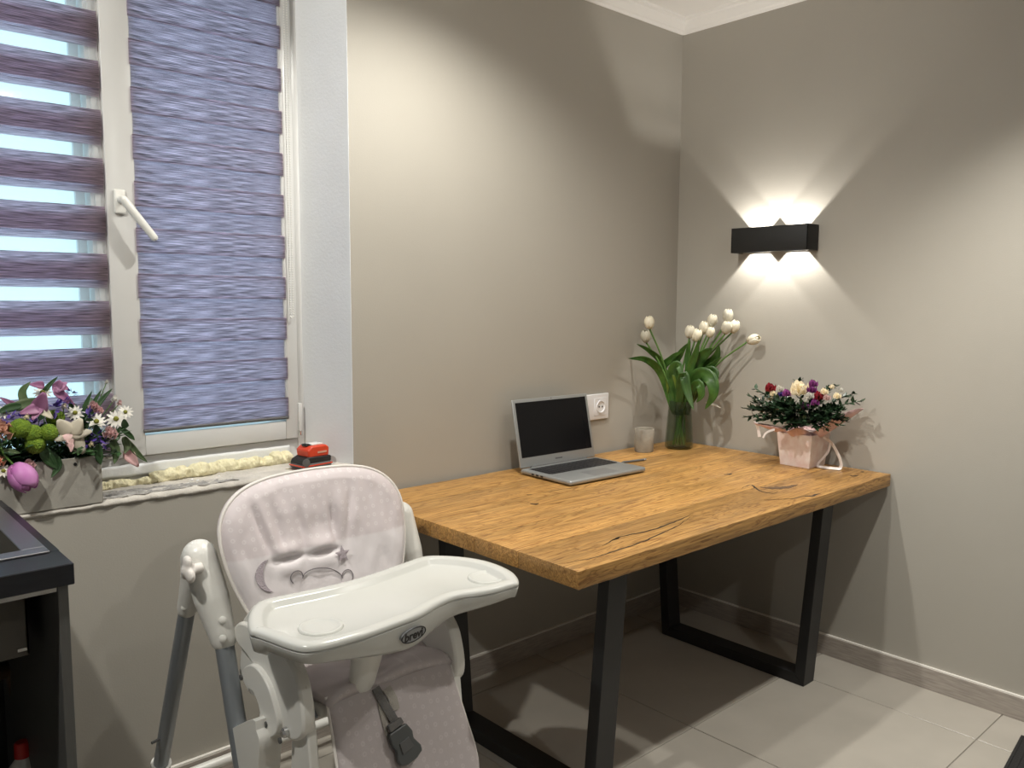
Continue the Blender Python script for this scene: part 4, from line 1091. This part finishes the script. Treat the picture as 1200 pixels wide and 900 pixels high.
mb = MB(); mb.tube([lr(p.x*1.012, p.z, -.002) for p in LRo], .0038, 8); mb.build('piping', M['piping'], lrc, smooth=180)
mb = MB(); mb.box(-.15, .15, 0, .275, -.024, -.013, .004, 2)
for v in mb.bm.verts: v.co = lr(v.co.x, v.co.y, v.co.z)
mb.build('leg_rest_board', M['white'], hc_, smooth=40)
# crotch strap with buckle, lying over the seat front onto the leg rest
def onlr(u, v, off=.024):
    c_, s_ = math.cos(math.radians(24)), math.sin(math.radians(24))
    n_ = V(0, -c_, -s_*1); n_ = V(0, -c_, s_)if False else V(0, -c_, -(-s_))
    # plane through lr(0,0,off) with directions x and t
    p_ = lr(0, 0, off); tdir = (lr(0, 1, off)-p_); nrm = V(1, 0, 0).cross(tdir).normalized()
    d = _f+_r*((u-600)/FPX)-_u*((v-450)/FPX); t_ = (p_-CAM).dot(nrm)/d.dot(nrm); return CAM+d*t_
def strap(pts, wd, nm, m, par):
    mb = MB(); mb.tube(spline(pts, 5), wd, 6, flat=.14, ref=(1, 0, 0)); return mb.build(nm, M[m], par, smooth=40)
st = strap([onlr(440, 806, .022), onlr(449, 822, .030), onlr(461, 842, .030), onlr(469, 856, .028)], .0105, 'crotch_strap', 'strapg', hc_)
strap([onlr(453, 806, .022), onlr(460, 818, .027), onlr(464, 832, .025)], .011, 'strap_pad', 'strapb', hc_)
strap([onlr(446, 822, .026), onlr(451, 845, .025), onlr(456, 862, .024)], .0075, 'side_strap', 'strapb', hc_)
bc = onlr(473, 872, .030); ex = V(1, 0, 0); et = (lr(0, 1, 0)-lr(0, 0, 0)).normalized(); en = et.cross(ex).normalized()
if en.y > 0: en = -en
rot = math.radians(-14); ex2 = ex*math.cos(rot)-et*math.sin(rot)*-1; et2 = en.cross(ex2).normalized()
if et2.z > 0: et2 = -et2
def bk(x, t, o): return bc+ex2*x*1.2+et2*t*1.2+en*o
mb = MB()
bo_ = [(-.021, -.032), (.019, -.030), (.024, -.012), (.020, .0), (.027, .018), (.025, .028), (.010, .033), (-.012, .033), (-.026, .026), (-.028, .016), (-.021, .0), (-.025, -.014)]
mb.prism([bk(x, t, -.002) for x, t in bo_], en*.012); bkl = mods(mb.build('buckle', M['buckle'], hc_), bev=.003)
mb = MB(); mb.prism([bk(x, t, .0098) for x, t in [(-.012, -.008), (.010, -.008), (.012, .012), (-.014, .012)]], en*.003); mods(mb.build('release_button', M['dark'], bkl), bev=.001)
mb = MB(); mb.prism([bk(x, t, .0) for x, t in [(-.016, -.046), (.014, -.045), (.015, -.033), (-.017, -.033)]], en*.011); mods(mb.build('buckle_tongue', M['strapg'], bkl), bev=.002)

# tray
ZR = .726
seam_px = [(300, 748), (318, 754.6), (338, 762), (355.6, 766), (375, 764), (393, 760), (431, 749), (460, 738), (491.6, 726), (508, 716), (525.6, 707), (540, 702.5), (559.6, 700), (585, 695), (600, 690)]
ol = [at(u, v, 2, ZR) for u, v in seam_px]
back = [(608, 682), (606, 674), (595, 666), (570, 656.5), (537, 651.5), (503, 650.5), (487, 654), (470, 660), (420, 677), (370, 689), (325, 698), (303, 704), (293, 714), (290, 725), (292, 738)]
ol += [at(u, v, 2, ZR+.014) for u, v in back]
ol = [V(p.x, p.y, 0) for p in ol]
ol = spline(ol, 4, closed=True)
for _ in range(2): ol = [(ol[i-1]+ol[i]*2+ol[(i+1) % len(ol)])*.25 for i in range(len(ol))]
area = sum(ol[i].x*ol[(i+1) % len(ol)].y-ol[(i+1) % len(ol)].x*ol[i].y for i in range(len(ol)))
if area < 0: ol = ol[::-1]
nn_ = len(ol)
nrm = []
for i in range(nn_):
    t_ = (ol[(i+2) % nn_]-ol[i-2]).normalized(); nrm.append(V(t_.y, -t_.x, 0))
tcx = sum((p.x for p in ol))/nn_; tcy = sum((p.y for p in ol))/nn_
def trring(mb, inset, z, skirt=0):
    r_ = []
    for p, n_ in zip(ol, nrm):
        q = p-n_*inset
        # the skirt is deepest at the middle of the front
        dz = skirt*(.020+.036*math.exp(-((p.x-(tcx-.01))/.15)**2) if p.y < tcy else .032)
        r_.append(mb.bm.verts.new(V(q.x, q.y, z-dz)))
    return r_
mb = MB()
rings = [trring(mb, .030, ZR-.006, .95), trring(mb, .016, ZR-.006, 1), trring(mb, .007, ZR-.006, .80), trring(mb, .002, ZR-.004, .15), trring(mb, .0012, ZR-.002), trring(mb, .0035, ZR-.0005), trring(mb, .0035, ZR+.001), trring(mb, 0, ZR+.003), trring(mb, 0, ZR+.009), trring(mb, .004, ZR+.014), trring(mb, .012, ZR+.016), trring(mb, .026, ZR+.015), trring(mb, .031, ZR+.012), trring(mb, .036, ZR+.003), trring(mb, .042, ZR-.0005)]
mb.skin(rings, caps=False)
f1 = mb.bm.faces.new(rings[-1]); f2 = mb.bm.faces.new(rings[0][::-1]); bmesh.ops.triangulate(mb.bm, faces=[f1, f2])
tray = mb.build('tray', M['tray'], hc_, smooth=60)
for (u, v, R_) in [(376, 735, .046), (570, 677, .046)]:
    c = at(u, v, 2, ZR); 
    MB().lathe([(R_, -.0005), (R_-.001, .0035), (R_-.004, .0045), (R_-.008, .0035), (R_-.013, .0008), (R_-.02, .0003), (.001, .0003)], c, 32, capb=False).build('cup_recess', M['tray'], tray, smooth=60)
# badge with lettering on the skirt
bcx = at(514, 723, 1, -.975)
i0 = min(range(nn_), key=lambda i: (ol[i]-V(bcx.x, bcx.y, 0)).length if ol[i].y < tcy else 9)
nb = nrm[i0]; P0 = ol[i0]-nb*.006
sl_ = .30
bn = (nb*1.0+V(0, 0, -.12)).normalized(); bx = V(-nb.y, nb.x, 0).normalized(); bu = bn.cross(bx).normalized()
bx = bx if bx.x > 0 else -bx; bu = bn.cross(bx).normalized()
if bu.z < 0: bu = -bu
bctr = V(P0.x, P0.y, ZR-.026)+bn*.006
def bp_(x, y, o): return bctr+bx*x+bu*y+bn*o
mb = MB(); mb.prism([bp_(.034*math.cos(a), .0150*math.sin(a), -.008) for a in [2*PI*i/40 for i in range(40)]], bn*.010); bdg = mods(mb.build('badge', M['badge'], tray, smooth=30), bev=.001)
mb = MB(); mb.tube([bp_(.034*math.cos(a), .0150*math.sin(a), .0018) for a in [2*PI*i/40 for i in range(40)]], .0014, 6, closed=True); mb.build('badge_rim', M['ink'], bdg, smooth=60)
fc = bpy.data.curves.new('lettering', 'FONT'); fc.body = 'brevi'; fc.size = .026; fc.align_x = 'CENTER'; fc.align_y = 'CENTER'; fc.extrude = .0006; fc.offset = .0006
fo = bpy.data.objects.new('lettering', fc); COL.objects.link(fo)
dg = bpy.context.evaluated_depsgraph_get(); me = bpy.data.meshes.new_from_object(fo.evaluated_get(dg)); bpy.data.objects.remove(fo)
for v in me.vertices: v.co = bp_(v.co.x, v.co.y-.001, .0022+v.co.z)-Vector(hc_['_org'])
me.materials.clear(); me.materials.append(M['ink']); lo_ = bpy.data.objects.new('lettering', me); COL.objects.link(lo_); lo_.parent = bdg
# post from tray to seat
pt_, pb_ = at(431, 760, 1, -.80), at(430, 795, 1, -.79)
mb = MB(); mb.tube([V(pb_.x, -.765, .545), V(pt_.x, -.80, .640), V(pt_.x, -.82, ZR-.012)], [.030, .038, .045], 16, flat=.7, ref=(1, 0, 0)); mb.build('tray_post', M['white'], hc_, smooth=60)

# legs, joints
def blobs(mb, pts, n=16):
    for (p, r_) in pts: mb.ball(p, r_, 3)
    for (p, r_), (q, r2) in zip(pts, pts[1:]): mb.tube([p, q], [r_, r2], n)
def side(sgn):
    X = XC+sgn*(.282 if sgn < 0 else .272)
    J = V(X, -.405, .800)
    rt, rb_ = V(X-sgn*0+(-.004 if sgn < 0 else .004), -.335, .655), V(X+sgn*.010, -.118, .165)
    ix = .030 if sgn < 0 else -.018
    ft, fb_ = V(X-sgn*ix, -.462, .610), V(X-sgn*.030, -.60, .20)
    # white joint sleeve
    mb = MB(); blobs(mb, [(J+V(0, .012, -.010), .036), (J.lerp(rt, .45), .029), (rt, .0245)])
    blobs(mb, [(J+V(0, -.006, 0), .040), (J.lerp(ft, .5)+V(0, -.004, 0), .040), (ft, .030)])
    jo = mods(mb.build('joint_sleeve', M['white'], hc_), remesh=.005, smooth=6)
    # tubes
    d = (rb_-rt).normalized(); MB().tube([rt-d*.05, rb_], .0195, 14).build('rear_leg', M['tube'], hc_, smooth=60)
    d2 = (fb_-ft).normalized(); MB().tube([ft-d2*.05, fb_], .0215, 14).build('front_leg', M['tube'], hc_, smooth=60)
    # feet
    mb = MB(); mb.tube([rb_-d*.008, rb_+d*.015], [.026, .026], 16); mb.tube([rb_+d*.012, V(rb_.x, rb_.y+.03, .075), V(rb_.x, rb_.y+.035, .055)], [.024, .024, .022], 12)
    ft_ = mb.build('rear_foot', M['white'], hc_, smooth=50)
    MB().lathe([(.02, -.010), (.027, -.008), (.027, .008), (.02, .010)], V(rb_.x, rb_.y+.035, .028), 18, axis=(1, 0, 0)).build('castor', M['dark'], ft_, smooth=40)
    mb = MB(); mb.tube([fb_-d2*.01, V(X-sgn*.03, -.645, .06), V(X-sgn*.03, -.66, .022)], [.027, .027, .024], 12); mb.box(X-sgn*.03-.027, X-sgn*.03+.027, -.70, -.61, .0, .03, .008, 3)
    mb.build('front_foot', M['white'], hc_, smooth=50)
    for p in (J.lerp(ft, .72)+V(sgn*.0, -.036, .0), rt+V(sgn*.012, -.018, .012), ft+V(sgn*.012, -.026, .012)):
        mb = MB(); mb.lathe([(.009, 0), (.009, .006), (.005, .009)], p, 12, axis=(sgn*.4, -1, .1)); mb.build('screw_cap', M['white'], jo, smooth=50)
    mb = MB(); mb.lathe([(.004, 0), (.004, .022)], rt.lerp(rb_, .80)+V(sgn*.018, -.006, 0), 8, axis=(sgn, -.3, 0)); mb.build('pin', M['dark'], hc_)
    return X, J
XLs, JL = side(-1)
XRs, JR = side(1)
# ornate clover knob on the left joint
kp = at(222, 668, 0, XLs-.040); mb = MB()
for a in range(3):
    mb.ball(kp+V(-.004, .018*math.cos(a*2*PI/3+PI/2), .018*math.sin(a*2*PI/3+PI/2)), .0165, 3, (.6, 1, 1))
mb.ball(kp+V(-.008, 0, 0), .015, 3, (.7, 1, 1)); mb.tube([kp, kp+V(.03, 0, 0)], .012, 12)
mods(mb.build('clover_knob', M['piping'], hc_, smooth=180), remesh=.0035, smooth=4)
# rear crossbar near the floor
mb = MB(); mb.tube([(XLs-.01, -.075, .085), (XC, -.072, .085), (XRs+.01, -.075, .085)], .014, 12); mb.build('rear_crossbar', M['white'], hc_, smooth=60)
mb = MB(); mb.tube([(XLs+.03, -.655, .045), (XC, -.665, .045), (XRs-.03, -.655, .045)], .016, 12); mb.build('front_crossbar', M['white'], hc_, smooth=60)
# seat height slider and side shells
def poly_side(px, x, th, nm, m, par, n=4, bev=.006, mirror=True):
    for sgn in ((-1, 1) if mirror else (-1,)):
        P = spline([at(u, v, 0, x) for u, v in px], n, closed=True)
        if sgn > 0: P = [V(2*XC-p.x-.040, p.y, p.z) for p in P]
        mb = MB(); mb.prism(P, (-sgn*th*-1*-1 if False else (th if sgn < 0 else -th), 0, 0)); mods(mb.build(nm, M[m], par, smooth=30), bev=bev)
xs = XC-.232
# tall side shell of the seat, hidden above by the tray
poly_side([(273, 738), (281, 729), (296, 738), (306, 757), (330, 765), (345, 790), (352, 820), (355, 850), (352, 866), (340, 868), (326, 852), (316, 815), (302, 790), (290, 770), (278, 755)], xs, .030, 'side_shell', 'white', hc_)
# curved bracket arm with screws
poly_side([(284, 786), (292, 779), (303, 786), (314, 806), (322, 832), (325, 850), (322, 862), (308, 866), (300, 852), (304, 835), (298, 815), (288, 800)], xs-.012, .020, 'bracket_arm', 'white', hc_)
poly_side([(268, 860), (270, 855), (296, 843), (300, 856), (304, 872), (302, 905), (300, 945), (278, 945), (274, 905)], xs-.036, .052, 'height_slider', 'white', hc_, 3, .008)
poly_side([(344, 842), (352, 838), (358, 846), (362, 880), (364, 945), (343, 945), (341, 880)], xs+.012, .022, 'leg_rest_arm', 'white', hc_, 3, .004)
for u, v, dx_ in ((282.5, 794, -.014), (311, 849, -.014), (328, 868, -.004)):
    p = at(u, v, 0, xs+dx_); MB().lathe([(.0065, 0), (.0065, .004)], p+V(.002, 0, 0), 12, axis=(-1, 0, 0)).build('screw', M['dark'], hc_)
p = at(335, 858, 0, xs-.004); MB().lathe([(.011, 0), (.011, .008), (.007, .012)], p+V(.002, 0, 0), 14, axis=(-1, 0, 0)).build('pivot_bolt', M['chrome'], hc_, smooth=40)
MB().tube([at(338, 772, 0, XC-.178), at(352, 806, 0, XC-.178), at(369, 842, 0, XC-.178)], .009, 8, flat=.5, ref=(1, 0, 0)).build('seat_frame_bar', M['tube'], hc_, smooth=60)
# armrest shells under the tray linking tray, seat and side shells
for sgn in (-1, 1):
    x = XC+sgn*(.205 if sgn < 0 else .172)
    mb = MB(); mb.prism([V(x, y, z) for y, z in ((-.47, .52), (-.50, .66), (-.56, .712), (-.72, .712), (-.79, .60), (-.80, .54), (-.76, .50), (-.52, .49))], (sgn*.018, 0, 0)); mods(mb.build('armrest', M['white'], hc_, smooth=30), bev=.008)

for o in bpy.data.objects:
    if '_org' in o.keys(): del o['_org']
